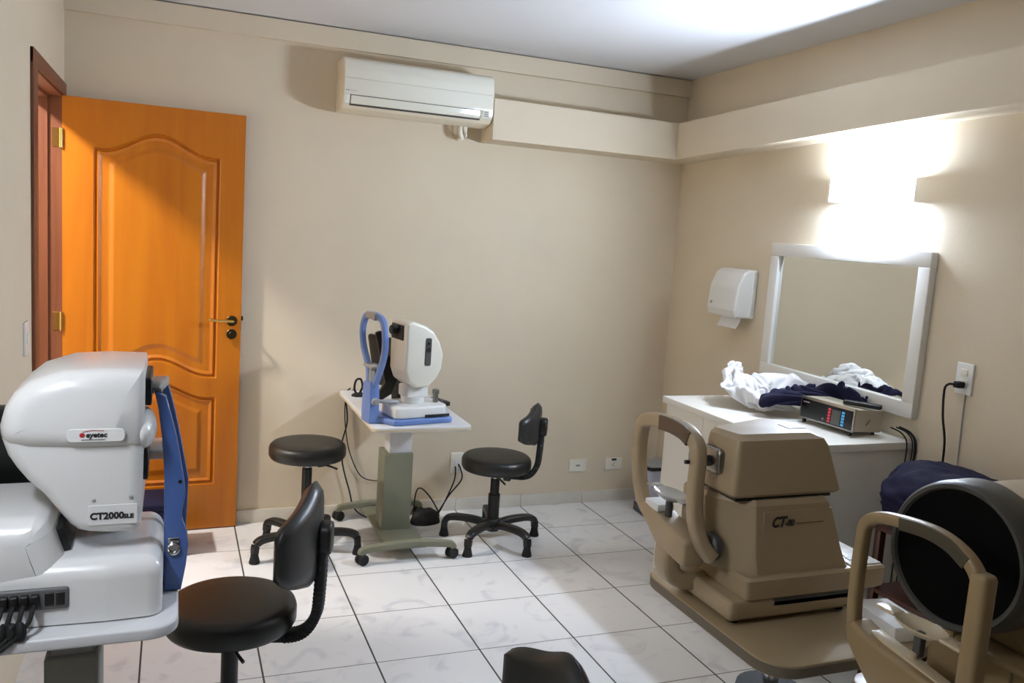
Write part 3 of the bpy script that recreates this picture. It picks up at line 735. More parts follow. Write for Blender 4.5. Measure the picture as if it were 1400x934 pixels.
-119,83,18,-113,87,15,-110,100,23,-106,109,34,-103,106,34,-94,96,45,-84,100,49,-77,114,50,-74,130,60,-65,124,75,-63,127,89,-65,136,106,-67,139,123,-71,134,141,-74,132,151,-81,122,
162,-85,129,172,-91,129,180,-96,122,184,-97,112,191,-95,103,205,-90,104,215,-84,97,219,-76,88,220,-67,77,233,-63,74,242,-63,84,-126,-86,50,-118,-93,65,-102,-88,75,-100,-93,94,-87,
-102,93,-76,-110,81,-62,-114,72,-47,-118,71,-35,-111,68,-26,-109,68,-18,-114,68,-15,-117,73,-19,-121,81,-11,-122,84,-9,-118,77,-2,-116,83,-4,-115,89,-4,-114,99,5,-114,100,9,-107,
95,7,-100,89,11,-94,86,22,-93,87,29,-89,94,21,-86,106,28,-80,112,37,-67,110,45,-57,115,39,-58,130,52,-52,134,66,-47,129,84,-48,133,103,-50,136,121,-56,128,140,-60,130,151,-67,119,
163,-71,123,174,-75,123,181,-79,116,178,-82,106,189,-80,104,201,-75,105,212,-68,99,214,-60,87,226,-57,89,232,-49,79,238,-57,73,-126,-79,56,-122,-90,71,-109,-83,77,-99,-85,94,-83,
-94,93,-71,-106,88,-59,-106,74,-50,-112,67,-42,-104,71,-33,-103,76,-27,-109,80,-22,-103,74,-16,-106,83,-20,-113,91,-13,-114,94,-12,-107,88,-7,-99,87,-1,-96,92,0,-95,102,7,-89,105,
14,-85,103,20,-79,98,18,-72,92,26,-67,93,26,-66,104,29,-60,113,26,-54,122,34,-43,118,31,-44,130,44,-38,130,60,-33,134,79,-33,136,99,-36,131,118,-41,123,138,-45,127,153,-52,120,161,
-60,112,172,-62,114,182,-63,113,179,-67,102,186,-68,94,196,-61,102,207,-52,98,216,-44,91,216,-52,80,221,-54,70,229,-57,62,-131,-76,62,-126,-86,76,-113,-78,83,-95,-79,88,-86,-91,84,
-72,-99,82,-57,-98,78,-48,-100,69,-50,-102,80,-42,-103,85,-36,-104,90,-28,-103,92,-26,-92,90,-20,-98,100,-13,-101,107,-7,-96,103,-10,-87,101,-9,-80,98,-3,-76,93,4,-73,91,11,-66,97,
11,-62,107,18,-56,108,18,-48,101,25,-45,105,17,-45,115,23,-38,117,23,-36,128,31,-31,135,38,-29,121,57,-32,120,74,-23,128,96,-24,126,116,-29,120,136,-32,124,151,-39,116,159,-47,108,
169,-51,104,179,-49,110,186,-53,103,182,-54,91,195,-49,93,204,-54,83,206,-41,82,217,-38,77,224,-41,65,218,-50,65,-138,-72,68,-130,-79,81,-116,-71,80,-100,-73,83,-90,-86,77,-80,-96,
73,-65,-96,68,-54,-91,73,-45,-89,80,-46,-92,90,-43,-95,98,-32,-91,99,-22,-88,106,-12,-82,105,-7,-86,117,2,-85,116,4,-79,111,7,-71,106,4,-62,103,-3,-57,98,1,-49,98,10,-44,104,9,-42,
116,15,-36,116,11,-31,107,17,-26,111,15,-27,122,25,-25,124,27,-19,135,42,-23,132,51,-25,114,73,-26,117,93,-19,116,113,-18,115,132,-20,120,147,-27,114,156,-34,105,166,-38,100,177,
-37,104,189,-39,101,181,-39,90,187,-46,81,195,-52,71,207,-50,70,212,-42,66,216,-34,57,215,-44,55,-145,-66,74,-131,-70,78,-119,-74,70,-105,-74,73,-90,-76,73,-84,-88,67,-70,-86,72,
-61,-83,79,-52,-81,85,-44,-78,92,-46,-83,103,-34,-81,109,-23,-74,106,-15,-70,115,-7,-69,108,-7,-69,119,2,-63,119,4,-56,116,-3,-53,113,-8,-44,105,-2,-38,112,-5,-32,106,4,-26,107,3,
-25,120,9,-22,123,6,-18,113,16,-18,111,19,-15,120,29,-16,126,43,-12,133,56,-22,124,73,-19,113,90,-15,125,109,-13,126,124,-12,114,139,-19,108,152,-21,103,164,-24,101,176,-25,95,189,
-25,100,192,-29,88,193,-34,76,193,-39,63,203,-40,58,201,-36,69,208,-33,70,208,-33,60,-148,-59,80,-133,-61,81,-123,-65,70,-109,-70,66,-96,-71,65,-81,-76,70,-76,-81,82,-69,-84,90,
-60,-84,97,-56,-73,90,-45,-70,97,-37,-68,110,-26,-66,118,-22,-60,105,-17,-58,114,-11,-54,111,-12,-50,122,-4,-45,124,1,-39,120,0,-31,117,-9,-27,106,-6,-16,105,-2,-10,112,2,-12,123,
9,-10,125,12,-9,116,16,-9,107,23,-17,110,31,-17,117,35,-9,130,54,-16,128,69,-13,116,87,-8,124,106,-7,121,123,-5,124,136,-11,118,148,-10,108,161,-12,103,174,-12,100,188,-12,96,190,
-17,83,193,-21,72,191,-25,61,195,-30,51,203,-28,56,205,-24,65,202,-26,70,-152,-49,76,-137,-54,76,-124,-58,70,-111,-64,74,-99,-62,70,-86,-64,75,-75,-67,81,-67,-70,88,-66,-73,99,-56,
-67,103,-48,-57,97,-39,-55,107,-35,-55,120,-24,-51,121,-25,-45,109,-18,-41,105,-13,-37,109,-14,-31,122,-5,-24,124,-10,-24,115,-3,-19,116,-10,-10,116,-5,-7,127,0,-2,127,1,-6,118,6,
-5,110,13,-6,117,22,-8,114,32,-12,113,33,-5,122,46,-15,124,65,-7,119,83,-3,123,100,-1,120,116,-2,119,131,-1,121,146,-2,119,159,-2,112,172,-1,106,185,-1,97,183,-8,83,188,-10,71,194,
-13,61,191,-18,51,201,-17,47,208,-15,53,208,-16,62,-153,-44,82,-140,-47,74,-125,-50,70,-112,-55,75,-100,-57,79,-95,-67,83,-85,-63,90,-78,-68,96,-72,-59,96,-62,-56,103,-52,-58,110,
-49,-46,108,-39,-43,111,-30,-37,118,-21,-34,124,-21,-27,112,-15,-24,118,-17,-19,112,-18,-17,125,-9,-14,126,-14,-14,118,-16,-5,116,-7,-5,116,-5,2,122,4,-3,126,9,1,115,17,-3,109,24,
-1,118,34,-6,116,39,-3,128,44,-14,117,62,-10,112,78,-1,115,94,-2,113,109,-3,109,124,-4,110,139,2,112,153,6,113,167,8,109,179,8,99,179,3,84,186,2,73,189,-1,62,187,-5,52,197,-4,44,
205,-3,50,211,-5,55,-151,-37,88,-138,-44,83,-124,-48,79,-117,-57,84,-105,-54,87,-96,-58,89,-97,-64,98,-89,-64,105,-80,-58,107,-71,-52,112,-62,-55,120,-53,-50,122,-45,-46,125,-37,
-40,130,-37,-29,130,-28,-22,130,-26,-21,114,-26,-10,113,-21,-6,125,-22,-14,128,-15,-8,128,-12,-3,125,-13,-2,114,-3,-3,113,2,2,125,14,4,122,18,4,109,26,0,106,31,2,119,42,2,123,52,
-10,122,55,-12,104,74,-3,107,89,2,106,103,3,111,116,1,108,132,4,106,146,7,103,160,11,101,173,17,101,177,14,87,179,11,75,183,11,64,182,8,53,191,9,44,198,10,50,199,3,56,-147,-28,83,
-134,-35,90,-130,-50,87,-122,-54,94,-112,-55,99,-105,-50,92,-94,-51,95,-97,-53,107,-90,-50,115,-81,-47,123,-73,-42,126,-64,-37,127,-57,-33,128,-49,-35,119,-42,-27,114,-33,-24,114,
-24,-17,106,-15,-12,108,-24,-8,112,-26,-11,120,-23,-6,127,-17,0,127,-12,4,116,-6,2,109,5,3,117,15,12,120,23,5,118,30,5,107,34,-2,109,44,-3,116,56,-3,122,55,-6,105,69,2,109,84,7,
110,98,10,111,111,9,109,125,12,107,139,14,105,152,18,102,164,22,102,171,24,91,172,21,78,173,20,66,173,18,53,180,20,44,188,22,52,192,18,57,-141,-20,82,-131,-31,80,-123,-42,82,-119,
-43,92,-114,-43,103,-102,-43,106,-102,-42,96,-91,-43,96,-89,-37,108,-81,-44,108,-73,-39,110,-68,-32,109,-60,-29,110,-52,-20,111,-47,-14,122,-43,-18,110,-34,-11,109,-22,-6,106,-19,
-1,116,-27,-4,116,-25,1,123,-16,6,124,-6,7,124,-4,10,109,8,4,107,20,12,111,29,11,116,33,4,116,38,2,108,43,-5,109,51,-4,113,59,0,103,65,4,120,80,8,121,94,10,121,107,10,119,122,10,
118,135,13,115,147,18,112,156,26,109,160,26,95,160,26,82,162,25,69,164,29,57,167,30,44,176,34,48,179,30,56,-138,-18,92,-125,-25,86,-117,-33,81,-106,-38,88,-106,-32,99,-103,-29,106,
-96,-30,98,-89,-31,90,-79,-31,93,-77,-27,103,-77,-22,113,-79,-23,122,-70,-26,125,-59,-19,127,-45,-25,130,-37,-15,123,-37,-5,116,-31,-2,107,-21,1,107,-26,4,114,-19,8,119,-13,6,129,
-8,14,123,3,10,117,13,12,103,24,13,103,33,11,107,37,10,118,42,3,115,48,0,107,53,3,113,54,8,102,67,10,114,79,17,122,90,18,120,103,18,121,117,18,120,130,20,119,139,24,115,146,30,109,
152,35,99,149,32,85,151,35,72,155,40,60,154,39,46,163,45,47,166,43,56,-127,-14,90,-120,-24,98,-111,-22,86,-96,-28,88,-97,-20,97,-91,-17,104,-86,-25,103,-84,-18,93,-74,-19,95,-66,
-17,101,-63,-16,110,-65,-15,119,-71,-12,128,-61,-19,138,-46,-22,140,-35,-13,132,-33,-1,125,-34,4,113,-26,7,107,-24,10,118,-25,7,126,-16,15,124,-10,17,114,5,13,110,19,20,110,31,16,
111,39,17,105,41,10,108,45,10,117,50,4,116,59,10,119,62,5,104,76,10,104,78,22,110,89,21,111,101,21,110,111,25,114,123,24,111,131,30,111,135,30,100,139,34,90,142,46,83,136,40,70,
141,42,58,149,50,57,148,55,47,157,53,44,-115,-11,83,-115,-11,99,-105,-18,101,-103,-14,88,-90,-12,88,-81,-11,95,-86,-12,105,-81,-13,106,-76,-8,101,-65,-4,105,-58,-6,106,-59,-6,115,
-60,-8,127,-63,-10,143,-47,-15,144,-44,-11,130,-37,0,130,-33,10,120,-33,13,110,-22,11,109,-26,15,121,-18,22,124,-4,16,119,10,18,109,24,23,104,34,23,114,42,16,116,47,16,106,53,12,
109,54,13,118,62,18,113,63,15,97,77,17,95,85,24,102,86,33,110,97,33,108,105,29,102,115,27,99,120,37,104,127,44,100,126,45,88,126,50,77,128,54,65,136,57,55,142,60,66,149,64,60,147,
62,51,-111,5,86,-102,-4,91,-108,-3,103,-97,-9,103,-90,-1,98,-80,0,101,-80,-2,113,-74,-6,115,-71,0,109,-62,5,106,-55,3,109,-55,2,117,-56,0,128,-61,0,142,-49,-7,149,-48,-4,136,-42,
-2,122,-39,13,123,-29,20,118,-27,18,106,-19,15,113,-13,26,117,2,24,120,17,19,118,27,30,108,37,20,103,42,25,113,52,26,117,57,24,113,57,21,108,58,21,96,65,24,88,79,25,85,85,34,92,86,
42,98,90,48,103,102,47,102,107,40,93,116,40,85,113,51,89,116,59,82,118,66,73,124,72,66,123,64,56,132,70,59,142,75,60,149,76,54,-98,17,89,-104,12,99,-93,6,102,-96,1,114,-86,4,111,
-78,8,111,-70,8,108,-71,6,119,-69,14,119,-63,17,113,-59,13,115,-60,12,123,-61,9,133,-58,9,145,-46,4,150,-37,0,140,-45,5,129,-46,12,114,-36,23,116,-30,27,105,-20,25,113,-8,23,107,7,
24,109,17,31,120,35,30,115,39,30,98,47,24,98,54,30,101,59,38,104,66,37,103,73,34,98,78,37,89,83,40,81,93,42,78,96,48,84,97,55,87,94,64,92,103,60,83,98,49,79,103,52,74,107,56,63,
112,60,55,116,68,49,121,78,45,132,79,46,135,87,56,145,89,54,-92,31,99,-97,25,109,-87,20,109,-92,16,121,-84,19,114,-78,21,106,-71,20,113,-68,20,120,-67,24,127,-63,25,130,-56,22,128,
-53,20,136,-47,15,138,-51,22,145,-43,18,151,-33,9,150,-38,14,139,-40,20,122,-44,27,109,-30,34,111,-14,36,111,-3,33,103,5,34,115,19,34,106,34,42,110,47,39,103,50,35,89,57,31,83,67,
33,84,69,41,85,69,49,86,76,55,85,82,59,83,78,52,77,83,53,70,85,60,74,83,68,80,91,73,85,98,66,74,106,70,73,112,72,68,111,76,59,108,83,51,117,85,57,120,88,47,130,94,44,135,99,53,-85,
43,108,-90,38,117,-88,29,124,-80,24,129,-72,28,122,-66,30,112,-56,26,109,-52,26,116,-53,35,121,-51,38,131,-42,34,134,-39,30,126,-36,25,129,-37,28,138,-32,29,145,-26,25,151,-24,13,
142,-27,17,126,-37,32,117,-34,41,103,-15,42,101,1,45,104,12,44,114,21,43,100,36,44,96,51,49,96,59,46,86,63,43,74,72,43,69,78,47,70,73,55,72,75,63,73,80,65,69,82,63,64,82,61,55,87,
62,55,88,71,64,82,79,70,92,72,62,103,75,54,97,78,64,98,83,68,110,87,67,108,92,54,113,99,46,122,104,41,133,110,46,-88,50,118,-78,44,122,-79,37,133,-68,33,134,-70,44,124,-63,46,117,
-54,45,113,-46,44,114,-39,39,121,-34,40,131,-31,45,139,-27,37,138,-24,39,132,-24,37,128,-20,33,133,-17,27,138,-11,19,146,-16,20,131,-27,34,121,-36,48,108,-17,53,101,-2,54,112,14,
52,107,29,52,102,38,53,89,52,59,86,63,58,81,66,56,69,68,52,58,76,56,57,74,63,58,72,72,65,76,75,59,80,78,62,84,80,62,85,82,53,86,80,48,92,82,55,93,85,71,92,87,60,97,94,55,102,96,62,
108,98,71,106,103,58,118,106,54,115,114,44,128,120,43,-87,60,127,-83,52,134,-74,48,143,-63,44,145,-55,44,136,-52,51,129,-46,46,130,-40,56,124,-34,51,134,-27,53,125,-18,51,127,-14,
51,135,-7,49,135,-7,48,129,-6,42,133,-10,41,142,-5,32,145,-5,24,130,-17,33,117,-31,51,116,-22,64,99,-3,55,99,16,58,97,33,64,101,38,66,85,52,69,79,57,64,70,67,68,62,67,64,51,75,66,
49,76,73,51,73,83,55,72,88,60,76,90,65,74,88,70,83,92,69,85,94,59,92,98,54,82,98,67,92,96,72,94,103,67,100,109,63,98,106,73,109,104,72,111,113,62,110,122,51,118,125,39,-77,63,122,
-77,61,132,-67,59,138,-58,54,132,-55,58,145,-49,52,148,-43,57,143,-31,61,138,-19,55,135,-18,67,127,-10,62,125,-5,59,125,0,64,130,2,62,124,4,55,125,2,50,136,6,42,143,5,32,129,-11,
38,125,-21,47,108,-18,70,109,-3,66,95,18,72,100,35,77,97,38,79,81,50,81,73,61,75,73,60,80,62,68,80,57,67,79,48,75,86,47,77,94,50,79,99,53,72,102,59,74,103,66,80,103,68,81,107,58,
88,112,52,93,110,62,85,111,73,90,110,79,93,117,73,102,118,72,108,111,79,114,117,70,115,126,57,117,132,42,-70,71,126,-65,60,127,-56,67,133,-45,62,129,-39,63,139,-38,63,149,-35,55,
157,-24,60,152,-12,59,146,-12,71,137,-3,70,135,2,64,137,10,65,136,10,72,132,6,71,124,10,60,128,13,55,138,14,42,138,3,40,123,-16,52,117,-5,66,108,-4,76,90,17,74,88,29,88,94,43,90,
89,54,90,85,69,89,79,59,92,69,63,93,61,65,95,55,66,102,48,70,107,51,75,110,48,79,112,52,80,115,58,82,118,64,87,119,71,86,128,60,94,129,69,86,128,81,88,124,89,98,127,88,103,129,79,
110,122,81,119,124,74,123,126,61,126,132,44,-65,70,141,-59,72,128,-47,74,127,-34,72,131,-23,67,137,-18,65,148,-29,69,157,-21,66,166,-10,63,160,-7,73,150,-4,76,142,-4,68,146,5,73,
141,8,80,137,8,81,128,14,73,122,18,61,125,23,52,135,14,49,120,-2,61,117,-16,76,117,2,75,104,16,87,97,24,90,80,39,97,78,50,101,82,58,100,72,67,108,75,70,110,67,68,114,60,66,120,54,
71,125,54,74,122,60,76,119,68,78,126,62,80,132,67,74,129,74,84,136,77,95,143,76,90,141,87,87,137,97,98,136,96,105,136,90,111,133,80,109,129,70,119,136,62,128,141,49,-54,67,139,-52,
76,140,-43,81,135,-32,81,140,-13,78,142,-17,79,152,-11,74,150,-8,69,159,-5,75,167,4,70,160,10,74,149,10,66,148,13,64,141,17,75,140,18,84,134,21,82,126,26,73,122,30,63,130,24,59,
117,10,69,112,-3,86,120,-11,86,101,4,96,94,18,103,87,32,110,80,40,103,69,50,108,63,62,111,59,54,114,67,58,119,73,62,121,73,63,121,65,63,127,65,68,129,68,66,136,72,67,139,64,74,144,
71,86,146,73,86,153,82,81,150,91,90,148,99,100,146,95,101,144,81,109,143,72,102,137,62,109,134,52,117,146,45,-48,68,148,-42,74,144,-37,82,145,-26,78,152,-24,91,148,-6,83,148,2,80,
149,2,81,156,8,74,157,11,81,167,14,71,162,19,68,155,21,69,148,28,69,141,30,77,133,30,89,134,29,87,123,36,78,123,37,70,113,24,80,108,10,97,110,-7,105,100,-6,101,79,10,101,72,20,114,
70,34,117,67,47,122,65,52,121,53,51,131,61,53,136,70,59,135,70,59,132,62,66,133,57,72,138,56,72,145,60,67,153,64,76,157,66,85,158,71,78,159,81,80,160,92,89,158,96,97,153,85,108,
153,75,109,152,61,107,145,49,100,136,39,114,141,32,-46,82,149,-40,76,154,-30,75,159,-22,87,159,-12,92,150,1,85,141,5,91,147,10,88,147,13,81,144,11,88,155,20,82,161,28,78,160,27,79,
153,26,83,143,40,84,143,46,84,136,44,89,126,39,95,120,46,86,113,39,93,102,26,106,98,9,117,93,-6,121,80,2,117,65,15,113,54,31,115,52,45,118,49,44,131,45,49,140,54,54,146,62,60,144,
58,61,141,51,67,140,48,75,145,47,81,151,52,81,158,59,77,170,59,76,172,70,77,173,82,86,169,86,95,162,88,107,158,83,99,163,69,96,154,55,94,146,42,94,145,28,109,151,24,-38,88,154,-33,
83,160,-23,80,166,-10,82,160,-3,89,148,-4,98,140,6,93,137,14,90,137,15,92,143,19,97,155,29,95,159,36,92,156,34,93,147,40,91,139,38,100,140,47,97,142,54,98,137,54,102,127,52,105,
117,44,110,106,41,116,91,25,125,84,7,134,86,10,132,69,13,130,52,28,125,43,41,123,37,54,126,40,58,134,48,55,147,48,61,154,55,68,153,56,71,152,49,76,159,44,85,160,45,92,160,52,88,
160,63,89,166,74,88,180,78,95,178,86,105,169,87,104,165,75,106,165,58,105,153,47,92,159,38,93,157,21,105,158,13,-27,92,154,-24,91,163,-14,86,166,2,84,164,-1,99,151,3,101,140,9,101,
133,19,97,136,24,93,142,28,98,149,33,108,155,40,108,150,41,109,142,39,106,131,44,107,123,46,111,132,51,116,139,57,118,133,58,120,122,57,124,109,44,129,98,36,137,85,19,144,89,25,
135,75,28,131,58,29,139,43,42,136,37,53,131,30,62,136,38,61,150,41,64,159,47,70,162,52,78,160,52,83,167,50,91,169,46,94,166,58,87,169,65,97,168,66,95,182,68,102,176,74,116,175,76,
119,166,66,119,160,51,106,166,44,92,170,36,88,168,18,104,170,14,-15,96,156,-15,90,160,-8,94,165,2,90,157,11,101,150,14,101,139,17,103,132,25,98,130,25,102,138,32,106,140,23,112,
144,30,116,141,31,118,133,34,120,124,42,123,125,37,125,133,40,129,136,48,135,134,54,135,126,47,129,121,44,139,110,34,144,96,27,155,83,15,146,73,29,144,62,39,143,49,40,146,34,52,
140,32,68,137,29,72,145,41,69,161,39,73,167,45,78,169,52,84,174,55,97,175,53,91,177,60,97,168,54,104,173,57,109,178,65,113,171,62,122,181,60,124,173,49,122,168,37,110,167,31,98,
166,25,89,178,30,93,179,14,-4,96,160,-12,100,158,-6,91,155,2,100,157,15,107,151,13,109,136,22,106,136,17,105,127,27,102,125,29,111,128,17,116,131,20,124,133,23,129,129,32,132,124,
33,124,116,38,128,117,38,136,120,33,142,128,44,147,128,48,141,118,55,138,108,46,145,94,39,151,77,22,156,68,23,150,53,38,153,53,42,156,40,54,150,38,66,148,27,78,145,37,79,162,36,78,
171,41,82,176,46,89,182,52,81,177,53,95,181,49,102,181,56,112,188,52,105,173,50,113,174,42,118,187,42,126,183,33,122,178,26,116,172,17,107,176,25,100,186,31,88,187,27,5,104,164,2,
104,157,-8,104,151,1,104,147,10,102,143,20,109,144,15,111,133,20,112,124,15,105,123,24,105,119,27,114,121,20,121,122,26,125,121,21,130,124,29,133,120,30,134,112,31,142,111,28,147,
117,36,154,122,47,151,113,58,147,109,47,155,100,39,162,83,32,161,65,20,160,53,34,162,53,45,155,49,56,158,42,60,145,34,73,151,34,84,156,40,86,170,41,86,182,43,79,183,55,86,185,61,
98,182,60,109,190,61,112,179,57,112,186,46,106,188,34,113,177,32,112,187,28,115,189,20,117,188,12,108,181,10,102,190,14,97,199,19,)
